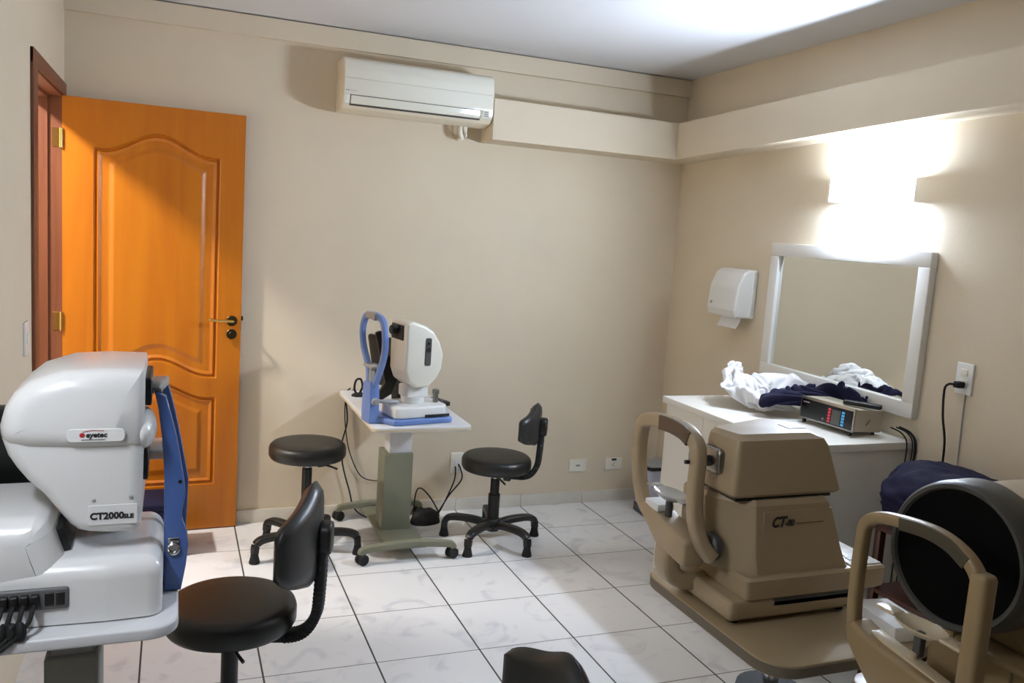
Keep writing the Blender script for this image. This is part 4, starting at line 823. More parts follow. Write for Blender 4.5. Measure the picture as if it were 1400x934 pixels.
NAVY = (
-136,-534,10,-132,-540,20,-114,-545,18,-108,-550,35,-101,-551,49,-90,-558,52,-93,-558,37,-86,-555,24,-79,-567,31,-77,-580,30,-69,-583,38,-60,-574,36,-54,-577,49,-38,-586,45,-19,
-589,57,2,-588,47,20,-585,49,37,-582,52,40,-579,66,44,-586,61,48,-582,53,56,-588,51,50,-581,41,55,-597,43,55,-596,60,59,-592,76,64,-581,90,77,-585,99,80,-584,85,88,-575,89,99,-576,
76,-144,-524,11,-136,-527,20,-121,-534,12,-110,-537,29,-98,-547,38,-93,-548,53,-86,-555,42,-83,-547,27,-77,-562,24,-73,-577,23,-68,-585,28,-58,-584,36,-50,-572,41,-34,-575,48,-15,
-579,58,7,-587,59,22,-574,57,38,-570,53,47,-580,52,56,-576,62,62,-581,63,61,-575,51,68,-582,45,64,-590,56,72,-602,53,73,-594,68,73,-576,79,78,-570,96,85,-582,97,90,-582,88,103,
-576,83,-150,-522,19,-139,-517,16,-123,-521,10,-105,-530,18,-94,-535,34,-88,-537,51,-79,-547,46,-74,-545,32,-69,-556,20,-66,-569,29,-60,-578,23,-50,-582,26,-38,-574,35,-25,-566,44,
-7,-578,47,7,-573,61,26,-568,68,43,-570,65,54,-571,52,67,-571,56,65,-566,65,71,-578,64,76,-572,51,78,-579,59,81,-586,48,89,-595,60,85,-578,71,84,-566,84,92,-569,95,98,-580,95,95,
-580,83,-153,-515,26,-140,-517,26,-122,-518,22,-101,-516,15,-92,-520,33,-82,-526,48,-72,-538,50,-68,-550,42,-61,-559,29,-54,-568,19,-52,-566,31,-44,-569,21,-30,-567,24,-15,-572,32,
4,-572,40,12,-562,54,29,-558,62,45,-560,63,58,-566,65,58,-562,52,71,-562,52,70,-563,65,79,-566,69,90,-566,70,93,-574,60,99,-587,47,103,-578,65,90,-583,75,92,-568,77,97,-565,88,102,
-578,93,-154,-507,21,-141,-507,26,-121,-508,30,-100,-506,25,-82,-512,23,-78,-514,42,-75,-531,39,-60,-539,40,-56,-545,25,-51,-553,12,-46,-551,24,-40,-556,33,-26,-558,39,-11,-557,32,
8,-558,36,23,-566,45,35,-553,53,48,-563,51,53,-555,63,65,-557,64,71,-549,56,80,-552,61,80,-548,75,88,-546,66,95,-552,58,103,-568,57,117,-586,53,111,-587,70,112,-577,78,113,-568,80,
117,-573,89,-152,-505,11,-138,-505,16,-123,-498,26,-103,-495,18,-84,-499,19,-72,-505,33,-73,-523,29,-59,-534,27,-40,-538,29,-38,-539,13,-28,-549,18,-30,-542,30,-23,-542,42,-11,
-553,47,6,-557,51,22,-551,44,39,-552,41,52,-554,44,61,-549,52,59,-543,66,69,-538,72,72,-533,61,82,-530,63,94,-527,69,101,-535,71,103,-552,76,118,-561,59,133,-577,61,118,-569,67,
126,-575,70,126,-579,77,-155,-495,14,-141,-495,11,-126,-488,22,-104,-484,18,-84,-487,21,-66,-498,23,-63,-515,33,-49,-526,32,-42,-530,16,-27,-527,11,-17,-536,14,-19,-532,26,-11,
-535,37,-1,-547,42,5,-546,57,21,-544,56,35,-544,54,48,-544,52,57,-535,50,61,-527,61,61,-523,76,72,-518,76,82,-510,71,81,-515,83,89,-522,84,103,-533,81,113,-549,82,128,-554,66,136,
-560,82,123,-559,84,124,-567,86,-155,-484,18,-143,-483,12,-123,-482,12,-106,-473,22,-89,-485,29,-69,-492,32,-58,-507,40,-46,-515,30,-40,-516,11,-30,-520,24,-18,-520,22,-6,-523,21,
0,-531,29,6,-536,42,1,-534,56,15,-533,59,27,-533,55,37,-535,47,43,-530,56,47,-517,65,59,-506,62,61,-500,75,71,-495,83,80,-494,89,90,-502,91,98,-516,93,112,-528,89,130,-535,77,148,
-544,69,141,-543,83,131,-548,86,-146,-483,28,-132,-481,22,-123,-470,9,-110,-465,29,-90,-476,34,-70,-485,40,-55,-495,36,-43,-504,25,-32,-507,10,-22,-509,19,-23,-512,30,-13,-511,29,
-1,-517,29,10,-521,36,-2,-523,42,3,-522,55,14,-522,52,25,-521,45,34,-515,47,38,-501,56,51,-488,56,60,-480,66,68,-474,78,79,-476,77,90,-483,81,99,-497,84,113,-508,93,133,-515,83,
150,-529,83,160,-543,86,152,-548,91,-143,-471,24,-126,-470,27,-127,-459,11,-106,-464,16,-86,-467,26,-67,-476,32,-53,-486,25,-45,-496,12,-32,-502,21,-18,-498,21,-18,-500,32,-19,
-504,43,-7,-506,40,6,-506,32,4,-506,44,-7,-507,50,2,-507,54,13,-506,54,21,-499,46,30,-486,46,39,-473,54,50,-463,62,64,-456,71,75,-458,81,88,-465,84,99,-478,88,117,-489,91,133,-506,
100,155,-517,94,163,-524,81,167,-534,85,-134,-466,14,-142,-460,25,-119,-458,23,-100,-454,13,-82,-464,14,-74,-481,21,-60,-484,12,-43,-484,15,-38,-496,25,-26,-490,21,-27,-489,37,-23,
-491,46,-15,-493,38,-3,-492,28,1,-490,35,0,-490,44,-8,-488,51,-2,-490,57,7,-486,48,16,-476,52,25,-468,64,37,-457,73,52,-445,79,68,-442,86,82,-450,92,94,-464,98,110,-479,104,134,
-490,100,151,-503,87,167,-510,91,175,-516,82,-144,-450,11,-132,-448,19,-112,-445,25,-94,-453,28,-77,-462,28,-70,-468,14,-57,-472,9,-51,-474,24,-42,-485,31,-30,-482,31,-21,-479,26,
-28,-479,39,-17,-479,42,-9,-480,26,-3,-474,26,1,-472,28,5,-472,36,3,-471,48,-7,-473,55,3,-465,59,14,-455,61,32,-450,59,51,-437,63,68,-431,72,83,-436,83,98,-448,94,110,-463,107,130,
-475,95,151,-486,89,170,-493,89,180,-498,79,-127,-439,9,-115,-448,9,-102,-442,17,-86,-446,26,-72,-456,24,-63,-464,23,-59,-461,12,-47,-463,22,-42,-477,20,-31,-470,22,-25,-475,15,
-27,-467,25,-25,-463,40,-18,-473,43,-17,-475,36,-18,-472,31,-14,-467,34,-11,-463,43,-11,-457,50,-3,-451,52,9,-442,52,24,-434,62,42,-430,77,59,-417,73,76,-420,84,92,-433,98,109,
-447,109,128,-457,97,150,-468,95,168,-474,84,183,-481,76,-119,-433,24,-108,-433,11,-93,-443,8,-80,-444,17,-72,-457,15,-63,-457,23,-54,-459,19,-42,-456,12,-37,-464,24,-34,-463,10,
-25,-461,9,-19,-466,13,-23,-457,22,-22,-456,35,-17,-461,32,-16,-461,23,-10,-463,18,-5,-459,28,-3,-462,39,6,-458,43,20,-452,45,37,-441,52,42,-421,66,48,-408,83,72,-406,85,92,-417,
96,108,-431,110,128,-440,101,150,-450,95,169,-456,85,186,-463,76,-111,-419,17,-103,-429,25,-90,-433,17,-75,-439,9,-64,-453,9,-58,-450,20,-53,-452,25,-40,-458,24,-28,-453,28,-34,
-451,19,-34,-446,11,-25,-450,11,-14,-450,10,-10,-450,22,-4,-449,25,-4,-452,18,-5,-455,10,2,-459,17,3,-459,29,10,-457,32,24,-445,33,37,-430,45,52,-416,58,57,-402,75,64,-401,96,91,
-404,97,109,-420,98,132,-425,106,152,-433,96,172,-438,85,190,-446,75,-97,-410,13,-89,-420,22,-85,-433,32,-70,-436,18,-55,-442,9,-47,-445,15,-47,-445,23,-51,-455,32,-38,-445,31,-29,
-441,29,-35,-435,23,-30,-432,16,-21,-431,14,-25,-439,19,-22,-442,26,-13,-438,26,-10,-439,12,1,-445,16,7,-450,24,11,-449,33,21,-434,31,37,-417,38,55,-408,49,66,-401,71,68,-391,93,
85,-401,109,109,-408,100,133,-412,103,155,-420,98,175,-424,85,194,-431,76,-83,-400,12,-76,-410,18,-73,-426,25,-73,-449,29,-64,-441,17,-52,-437,20,-56,-444,27,-44,-444,33,-37,-444,
45,-32,-434,43,-34,-425,38,-30,-420,31,-22,-415,28,-21,-421,36,-16,-427,35,-10,-422,28,-5,-427,16,-4,-438,28,3,-445,37,9,-436,30,22,-427,38,38,-413,45,56,-398,49,71,-395,67,78,
-394,92,92,-391,112,110,-398,101,131,-405,94,155,-408,97,176,-413,85,196,-418,78,-83,-386,23,-83,-400,30,-79,-418,36,-73,-439,40,-64,-446,29,-62,-437,24,-53,-436,28,-47,-442,39,
-44,-436,50,-37,-431,55,-30,-424,53,-20,-422,46,-16,-413,47,-8,-410,46,0,-416,44,3,-419,36,0,-416,18,4,-429,29,4,-435,43,16,-436,42,30,-425,47,46,-411,51,56,-390,56,74,-383,69,88,
-391,89,98,-384,108,114,-397,111,129,-394,95,153,-398,93,174,-402,84,193,-407,81,-79,-372,32,-77,-388,39,-71,-406,31,-67,-425,37,-62,-442,41,-56,-442,34,-50,-435,33,-42,-435,38,
-44,-425,44,-39,-419,52,-30,-411,54,-20,-407,51,-22,-398,40,-12,-396,35,-2,-399,39,7,-406,40,4,-406,26,11,-418,27,11,-423,45,23,-430,51,39,-420,56,50,-406,63,58,-383,67,79,-373,74,
96,-383,87,104,-377,105,118,-387,115,133,-395,105,152,-387,98,171,-390,88,187,-396,81,-74,-359,38,-72,-376,44,-70,-398,39,-62,-417,28,-56,-430,34,-56,-437,45,-50,-437,46,-45,-427,
36,-39,-421,41,-37,-409,40,-32,-398,47,-20,-394,58,-12,-387,47,-10,-380,37,0,-384,40,7,-393,48,9,-394,33,17,-404,28,24,-414,36,30,-414,51,38,-408,64,49,-392,63,66,-387,77,81,-369,
86,102,-372,88,112,-385,99,122,-378,111,132,-390,117,150,-393,110,169,-392,102,183,-390,93,-67,-346,40,-62,-366,43,-67,-390,46,-60,-406,30,-52,-419,30,-57,-423,36,-57,-424,44,-50,
-419,48,-46,-409,39,-31,-397,38,-20,-386,42,-16,-379,59,-4,-379,56,-7,-370,45,3,-372,43,6,-379,53,14,-382,42,23,-389,33,33,-398,40,42,-400,50,41,-390,61,48,-384,77,66,-380,91,88,
-376,96,105,-365,98,117,-377,92,127,-385,101,135,-379,112,147,-386,122,164,-390,117,178,-388,108,-68,-334,47,-64,-356,49,-60,-380,51,-60,-399,41,-51,-405,29,-54,-409,38,-55,-408,
47,-50,-405,50,-37,-400,52,-29,-384,49,-23,-368,46,-9,-365,51,-8,-370,64,1,-366,55,5,-358,46,13,-365,50,22,-374,55,33,-376,45,32,-387,60,44,-380,50,54,-376,61,64,-370,78,71,-362,
95,88,-364,105,105,-366,111,116,-366,99,127,-373,96,139,-379,98,144,-375,113,157,-374,121,172,-382,123,-80,-325,45,-75,-348,48,-71,-370,54,-65,-392,53,-53,-394,37,-47,-399,29,-46,
-399,38,-39,-396,42,-38,-382,48,-29,-367,56,-17,-369,63,-14,-354,59,-5,-358,67,7,-359,64,6,-347,56,18,-351,56,30,-358,58,44,-364,56,40,-371,73,53,-370,70,64,-357,68,80,-357,76,86,
-349,94,100,-356,98,102,-352,112,115,-358,110,123,-368,108,132,-367,98,143,-369,101,153,-365,110,166,-367,118,-81,-314,52,-76,-337,56,-72,-359,60,-68,-382,60,-53,-393,53,-49,-387,
34,-41,-389,36,-44,-383,49,-41,-374,61,-22,-368,71,-11,-357,69,-11,-343,65,0,-349,69,12,-352,71,17,-342,64,25,-336,58,38,-341,60,41,-352,71,54,-357,73,59,-360,87,71,-351,93,80,
-338,85,96,-334,93,103,-340,105,114,-347,106,113,-348,120,122,-359,116,131,-359,107,140,-358,99,151,-364,97,164,-368,103,-76,-307,38,-73,-325,58,-68,-348,58,-64,-370,61,-52,-385,
58,-51,-376,39,-40,-376,40,-41,-373,54,-34,-367,67,-19,-362,80,-6,-349,78,-3,-334,71,8,-339,71,19,-343,77,27,-334,75,33,-325,70,45,-331,73,51,-341,85,66,-339,79,69,-341,88,65,-334,
101,84,-332,107,98,-323,110,111,-325,103,110,-337,94,117,-338,108,125,-344,119,134,-354,117,141,-358,111,148,-355,103,160,-357,97,-75,-290,35,-67,-313,47,-63,-335,61,-58,-359,64,
-48,-376,63,-50,-367,44,-35,-366,45,-38,-361,58,-34,-359,74,-20,-354,84,-2,-344,86,4,-329,76,18,-329,69,21,-326,81,32,-324,89,41,-323,89,52,-318,86,55,-327,101,62,-320,90,73,-320,
90,81,-319,102,88,-313,116,93,-310,98,102,-316,90,115,-321,95,121,-333,92,127,-333,108,136,-340,117,144,-347,117,153,-348,112,154,-350,100,-91,-290,38,-67,-296,50,-55,-320,55,-52,
-346,56,-47,-364,67,-46,-356,50,-29,-360,52,-26,-356,63,-30,-351,78,-12,-348,87,1,-336,91,14,-331,85,17,-315,74,33,-313,79,36,-306,91,40,-307,99,47,-312,105,59,-309,112,71,-311,
110,77,-306,103,88,-299,101,85,-293,116,98,-297,111,104,-311,106,108,-309,89,115,-321,84,128,-327,94,136,-329,106,139,-340,103,146,-344,100,156,-339,100,-99,-279,31,-83,-288,51,
-69,-311,63,-58,-334,69,-59,-355,73,-44,-351,68,-27,-347,58,-28,-346,71,-15,-347,74,-6,-336,84,4,-324,92,20,-321,92,23,-302,85,37,-297,82,52,-296,85,54,-293,95,48,-292,103,56,-288,
113,68,-289,117,76,-287,113,71,-288,102,84,-284,98,98,-283,100,105,-297,108,115,-311,100,113,-309,83,124,-315,89,134,-318,95,145,-325,98,151,-331,94,145,-341,92,-111,-271,33,-95,
-279,52,-85,-305,63,-74,-328,74,-56,-340,79,-47,-337,64,-32,-338,73,-22,-341,86,-13,-331,78,1,-323,81,13,-313,82,22,-308,100,33,-298,98,44,-287,94,40,-281,84,48,-277,84,48,-274,96,
59,-273,101,68,-271,112,71,-275,103,77,-275,101,78,-276,87,86,-287,90,99,-298,94,116,-301,106,121,-304,89,123,-309,77,131,-315,81,141,-312,87,146,-324,81,153,-335,84,-114,-259,40,
-107,-273,58,-90,-292,71,-74,-312,80,-56,-324,84,-40,-331,78,-24,-327,79,-12,-330,91,-2,-321,90,3,-308,83,15,-300,87,24,-295,104,36,-285,108,34,-276,96,37,-266,86,38,-265,79,49,
-268,80,51,-264,94,63,-269,97,73,-262,100,78,-263,96,86,-270,97,85,-280,86,97,-292,87,117,-293,96,124,-310,100,129,-306,89,136,-302,81,141,-308,73,150,-309,83,158,-322,85,-105,
-245,49,-99,-260,64,-83,-276,74,-66,-294,81,-50,-307,74,-38,-316,86,-22,-319,93,-8,-316,94,1,-306,91,12,-300,98,22,-288,90,23,-279,107,34,-271,108,44,-267,100,47,-261,88,43,-254,
83,48,-257,79,60,-261,87,66,-259,98,67,-260,86,73,-263,83,78,-268,89,89,-275,82,104,-285,85,109,-287,105,125,-296,102,137,-304,99,141,-308,91,146,-301,83,158,-300,76,160,-314,72,
-92,-232,59,-85,-248,72,-70,-263,69,-55,-278,76,-44,-291,86,-28,-298,84,-18,-302,96,-5,-299,96,5,-296,101,13,-288,90,20,-277,94,30,-270,99,36,-260,105,36,-262,95,47,-254,96,46,
-249,90,49,-248,81,58,-255,93,65,-252,102,69,-254,92,75,-255,82,80,-266,81,87,-277,71,100,-275,88,110,-275,105,124,-285,100,128,-299,92,137,-298,89,150,-295,92,156,-308,89,169,
-306,86,-79,-219,72,-68,-235,79,-56,-249,74,-50,-261,86,-38,-272,91,-23,-279,90,-11,-282,94,-2,-282,102,8,-280,97,11,-273,86,28,-269,88,25,-258,97,33,-257,88,38,-248,95,46,-241,
100,52,-252,96,53,-247,86,62,-251,85,65,-246,100,76,-251,98,79,-260,90,87,-264,76,96,-277,70,106,-282,86,116,-273,98,124,-280,108,131,-293,103,142,-291,97,144,-305,102,161,-300,
103,161,-314,101,-61,-207,65,-50,-223,72,-42,-235,82,-35,-248,82,-32,-252,96,-21,-259,98,-9,-261,93,-2,-266,87,5,-263,97,17,-261,98,20,-256,83,30,-248,86,40,-246,82,43,-237,91,55,
-242,92,55,-238,100,58,-248,97,60,-246,88,69,-242,96,81,-247,96,87,-263,93,96,-267,79,106,-281,71,110,-288,83,118,-284,95,126,-272,100,133,-282,97,133,-291,110,148,-299,116,166,
-305,118,176,-311,109,-47,-195,55,-36,-209,66,-29,-223,72,-26,-233,81,-27,-235,94,-19,-242,89,-11,-243,83,-2,-244,90,10,-244,90,21,-243,95,30,-239,85,39,-238,75,47,-231,76,56,-236,
79,56,-229,93,63,-231,99,67,-237,98,64,-236,89,71,-245,88,83,-252,87,96,-257,91,106,-267,83,113,-283,76,116,-292,80,122,-289,88,130,-274,88,134,-269,103,143,-277,113,157,-284,119,
167,-291,106,176,-294,119,-42,-178,58,-29,-192,67,-22,-206,71,-18,-219,75,-24,-220,88,-14,-225,88,-9,-226,81,2,-227,80,10,-222,90,24,-223,88,36,-220,84,42,-217,73,55,-216,71,65,
-223,74,67,-224,90,75,-232,93,73,-234,84,78,-240,86,74,-248,80,90,-253,79,108,-256,84,121,-267,83,115,-282,88,124,-285,76,129,-293,76,133,-291,92,142,-275,92,146,-286,101,155,-273,
106,171,-274,107,181,-287,103,-37,-169,47,-26,-186,51,-17,-194,60,-10,-205,68,-19,-210,80,-14,-209,87,-4,-210,86,-1,-210,73,9,-206,76,21,-206,76,32,-200,80,45,-198,81,58,-199,79,
69,-208,74,74,-215,88,80,-225,93,82,-230,82,82,-239,77,83,-252,74,99,-250,77,115,-261,76,114,-277,80,125,-276,82,141,-287,85,151,-292,77,136,-293,69,145,-293,83,150,-278,84,159,
-288,93,165,-272,88,171,-272,103,-31,-162,38,-19,-176,42,-19,-178,53,-9,-192,57,-9,-197,70,-15,-196,78,-5,-194,77,2,-194,67,10,-194,61,17,-188,67,31,-188,65,43,-183,71,55,-191,66,
73,-196,70,81,-209,80,87,-219,87,90,-230,92,92,-241,86,90,-244,69,98,-261,70,111,-274,73,124,-277,76,135,-282,78,153,-281,77,147,-278,71,157,-286,65,162,-293,66,167,-291,80,174,
-280,83,184,-277,94,177,-288,99,-27,-154,29,-17,-164,37,-9,-175,40,-10,-178,51,-4,-187,57,-11,-185,64,-4,-183,67,6,-178,63,8,-180,51,17,-178,49,27,-172,56,41,-170,64,55,-180,58,69,
-196,58,78,-210,68,86,-221,75,96,-225,84,103,-239,85,102,-245,67,107,-266,62,121,-277,68,134,-284,69,146,-281,66,140,-271,78,162,-281,76,174,-284,71,176,-278,61,182,-286,60,190,
-287,73,201,-282,84,193,-294,93,-21,-146,25,-18,-160,23,-8,-165,29,-3,-171,38,1,-175,46,-3,-173,56,-5,-170,60,6,-165,58,8,-164,45,16,-163,39,25,-159,47,39,-159,56,57,-168,57,72,
-185,59,83,-201,65,89,-216,66,99,-226,75,112,-235,81,114,-246,63,119,-265,60,129,-286,61,144,-279,60,142,-267,74,156,-271,81,174,-280,80,185,-274,71,192,-279,75,195,-272,66,199,
-276,58,206,-288,68,206,-297,86,-28,-144,15,-15,-149,15,-8,-151,22,-9,-154,32,-10,-158,42,-8,-157,48,-7,-155,54,1,-154,47,11,-150,43,16,-149,32,28,-149,38,41,-151,49,54,-167,46,74,
-179,50,87,-194,57,96,-208,64,103,-225,65,118,-233,74,124,-250,64,123,-267,70,135,-274,59,152,-265,64,162,-275,70,173,-272,74,181,-265,82,198,-275,82,205,-267,78,207,-263,72,213,
-270,62,216,-285,64,200,-292,74,-32,-132,19,-20,-136,16,-12,-133,17,-12,-134,26,-18,-138,34,-12,-143,36,-5,-145,40,2,-140,41,9,-144,30,14,-137,39,27,-138,42,44,-144,41,56,-162,38,
73,-177,38,87,-191,45,100,-203,56,110,-219,62,123,-235,63,132,-249,76,127,-260,59,145,-261,69,160,-260,78,172,-262,63,184,-261,66,195,-265,69,199,-260,85,211,-253,82,215,-265,80,
220,-269,67,222,-284,72,209,-298,72,-39,-125,12,-30,-124,11,-22,-121,12,-21,-119,18,-27,-124,24,-18,-127,29,-6,-131,32,2,-135,27,10,-131,32,19,-137,29,29,-130,34,45,-139,31,61,
-153,31,77,-166,31,90,-182,37,102,-197,47,115,-212,58,128,-226,67,133,-244,62,138,-258,73,155,-250,70,174,-251,70,181,-255,82,194,-256,86,187,-247,76,198,-247,67,204,-255,69,215,
-253,74,222,-266,77,221,-282,83,219,-297,69,)
def ease(t): t = max(0, min(1, t)); return t*t*(3-2*t)
def coat_at(x, y, z):
    X, Y = 2.195+(x-.04)*1.06, -1.40+(y+.056)*.98
    t = ease((-1.53-Y)/.10)                       # its near end is pushed back against the mirror
    return (X+(2.37+(X-2.195)*.2-X)*t, Y, ZD+.001+z*(1.15+.05*t))
def navy_at(x, y, z):
    X, Y = 2.185+(x-.03)*.92, -1.665+(y+.36)*.76
    t = ease((-1.625-Y)/.06)                       # its near end lies squeezed behind the console
    return (X+(2.408+(X-2.185)*.09-X)*t, Y, ZD+.001+z*(1.28+.16*t))
sheet('lab_coat', COAT, 46, 50, coat_at, 'coat',
      'crumpled white lab coat heaped on the white desk in front of the mirror', 'lab coat')
sheet('navy_garment', NAVY, 30, 42, navy_at, 'navy',
      'folded dark navy garment between the white coat and the beige console', 'clothing')

# console with display
dv = thing('display_console', 'beige console with a black front and red and blue lit keys on the desk', 'console', (2.212, -1.825, ZD), 4)
tl = Matrix.Rotation(R(3), 4, 'Y')
bm = NB(); prism(bm, rect(0, .155, -.145, .145, .004), .020, .112, 'z', .004, 2, mtx=tl); finish('case', bm, 'console', dv)
bm = NB(); box(bm, -.006, .002, -.147, .147, .018, .114, .002, 2, tl); fr = finish('bezel', bm, 'steel', dv)
bm = NB(); box(bm, -.008, -.005, -.139, .139, .025, .103, .001, 1, tl); fc = finish('front_panel', bm, 'lcd', dv)
for nm, m_, a, b in (('red_key', 'red', -.025, -.012), ('blue_key', 'cyan', -.098, -.084)):
    for k in range(5):
        bm = NB(); box(bm, -.0095, -.0075, a, b, .032+.0125*k, .041+.0125*k, 0, 1, tl); finish(nm, bm, m_, fc)
bm = NB(); box(bm, -.009, -.0075, -.078, -.032, .03, .09, 0, 1, tl); finish('key_pad', bm, 'dispgrey', fc)
bm = NB(); box(bm, -.009, -.0075, .095, .13, .0885, .0925, 0, 1, tl); finish('brand_mark', bm, 'grey', fc)
bm = NB(); cyl(bm, .004, -.010, -.0075, (0, .012, .04), 'x', 10, 0, tl); finish('knob', bm, 'steel', fc)
for s in (-1, 1):
    bm = NB(); prism(bm, [(-.002, .001), (.012, .001), (.018, .022), (.004, .022)], .125*s-.005, .125*s+.005, 'y'); finish('front_foot', bm, 'black', dv)
    bm = NB(); cyl(bm, .008, 0, .013, (.14, .12*s, 0), 'z', 12); finish('rear_foot', bm, 'black', dv)
bm = NB(); box(bm, .06, .09, -.1465, -.1448, .045, .075, 0, 1, tl @ Matrix.Translation((.075, 0, .06)) @ Matrix.Rotation(R(-50), 4, 'Y') @ Matrix.Scale(.12, 4, (0, 0, 1)) @ Matrix.Translation((-.075, 0, -.06)))
finish('side_mark', bm, 'dgrey', dv)
rm = thing('remote_control', 'black remote lying on top of the beige console', 'remote', (2.300, -1.925, ZD+.114), -58)
bm = NB(); prism(bm, rect(-.075, .075, -.017, .017, .008), .0, .018, 'z', .005, 3); finish('body', bm, 'black', rm)
bm = NB(); cyl(bm, .004, .0175, .0195, (-.02, 0, 0), 'z', 10); finish('button', bm, 'steel', rm)
for k, (ya, lab) in enumerate(((-1.99, 'black cable dropping behind the desk end, the one nearest the console'), (-2.035, 'black cable dropping by the desk end, middle of three'), (-2.085, 'thick black cable along the wall just right of the desk end'))):
    t = thing('hanging_cable', lab, 'cable', (xw(-2.08)-.02, -2.08, 0), 0, None)
    px = (2.395, 2.425, xw(-2.09)-.012)[k]
    pts = [(px-.03, -2.02+.0*k, ZD+.05), (px, -2.055, ZD+.03), (px+.002, -2.083, ZD-.02), (px-.008, -2.085, ZD-.2), (px+.004, -2.088, ZD-.5), (px, -2.09, .02)]
    bm = NB(); tube(bm, rel(t, pts), (.003, .003, .005)[k], 8); finish('cable', bm, 'rubber', t)

# waste bin
bn = thing('waste_bin', 'lilac-grey waste bin on the floor in the corner beyond the desk', 'bin', (2.395, -.26, 0), -3)
bm = NB(); prism(bm, rect(-.088, .088, -.10, .10, .03), .05, .29, 'z', .006, 3, taper=lambda a: (.86+.14*a/.29, (0, 0))); finish('body', bm, 'bin', bn)
bm = NB(); prism(bm, rect(-.082, .082, -.094, .094, .03), .0, .05, 'z', .004, 2); finish('base', bm, 'dgrey', bn)
bm = NB(); prism(bm, rect(-.094, .094, -.106, .106, .03), .29, .305, 'z', .003, 2); finish('rim', bm, 'black', bn)
bm = NB(); prism(bm, rect(-.088, .088, -.10, .10, .03), .305, .318, 'z', .006, 2); finish('lid', bm, 'grey', bn)

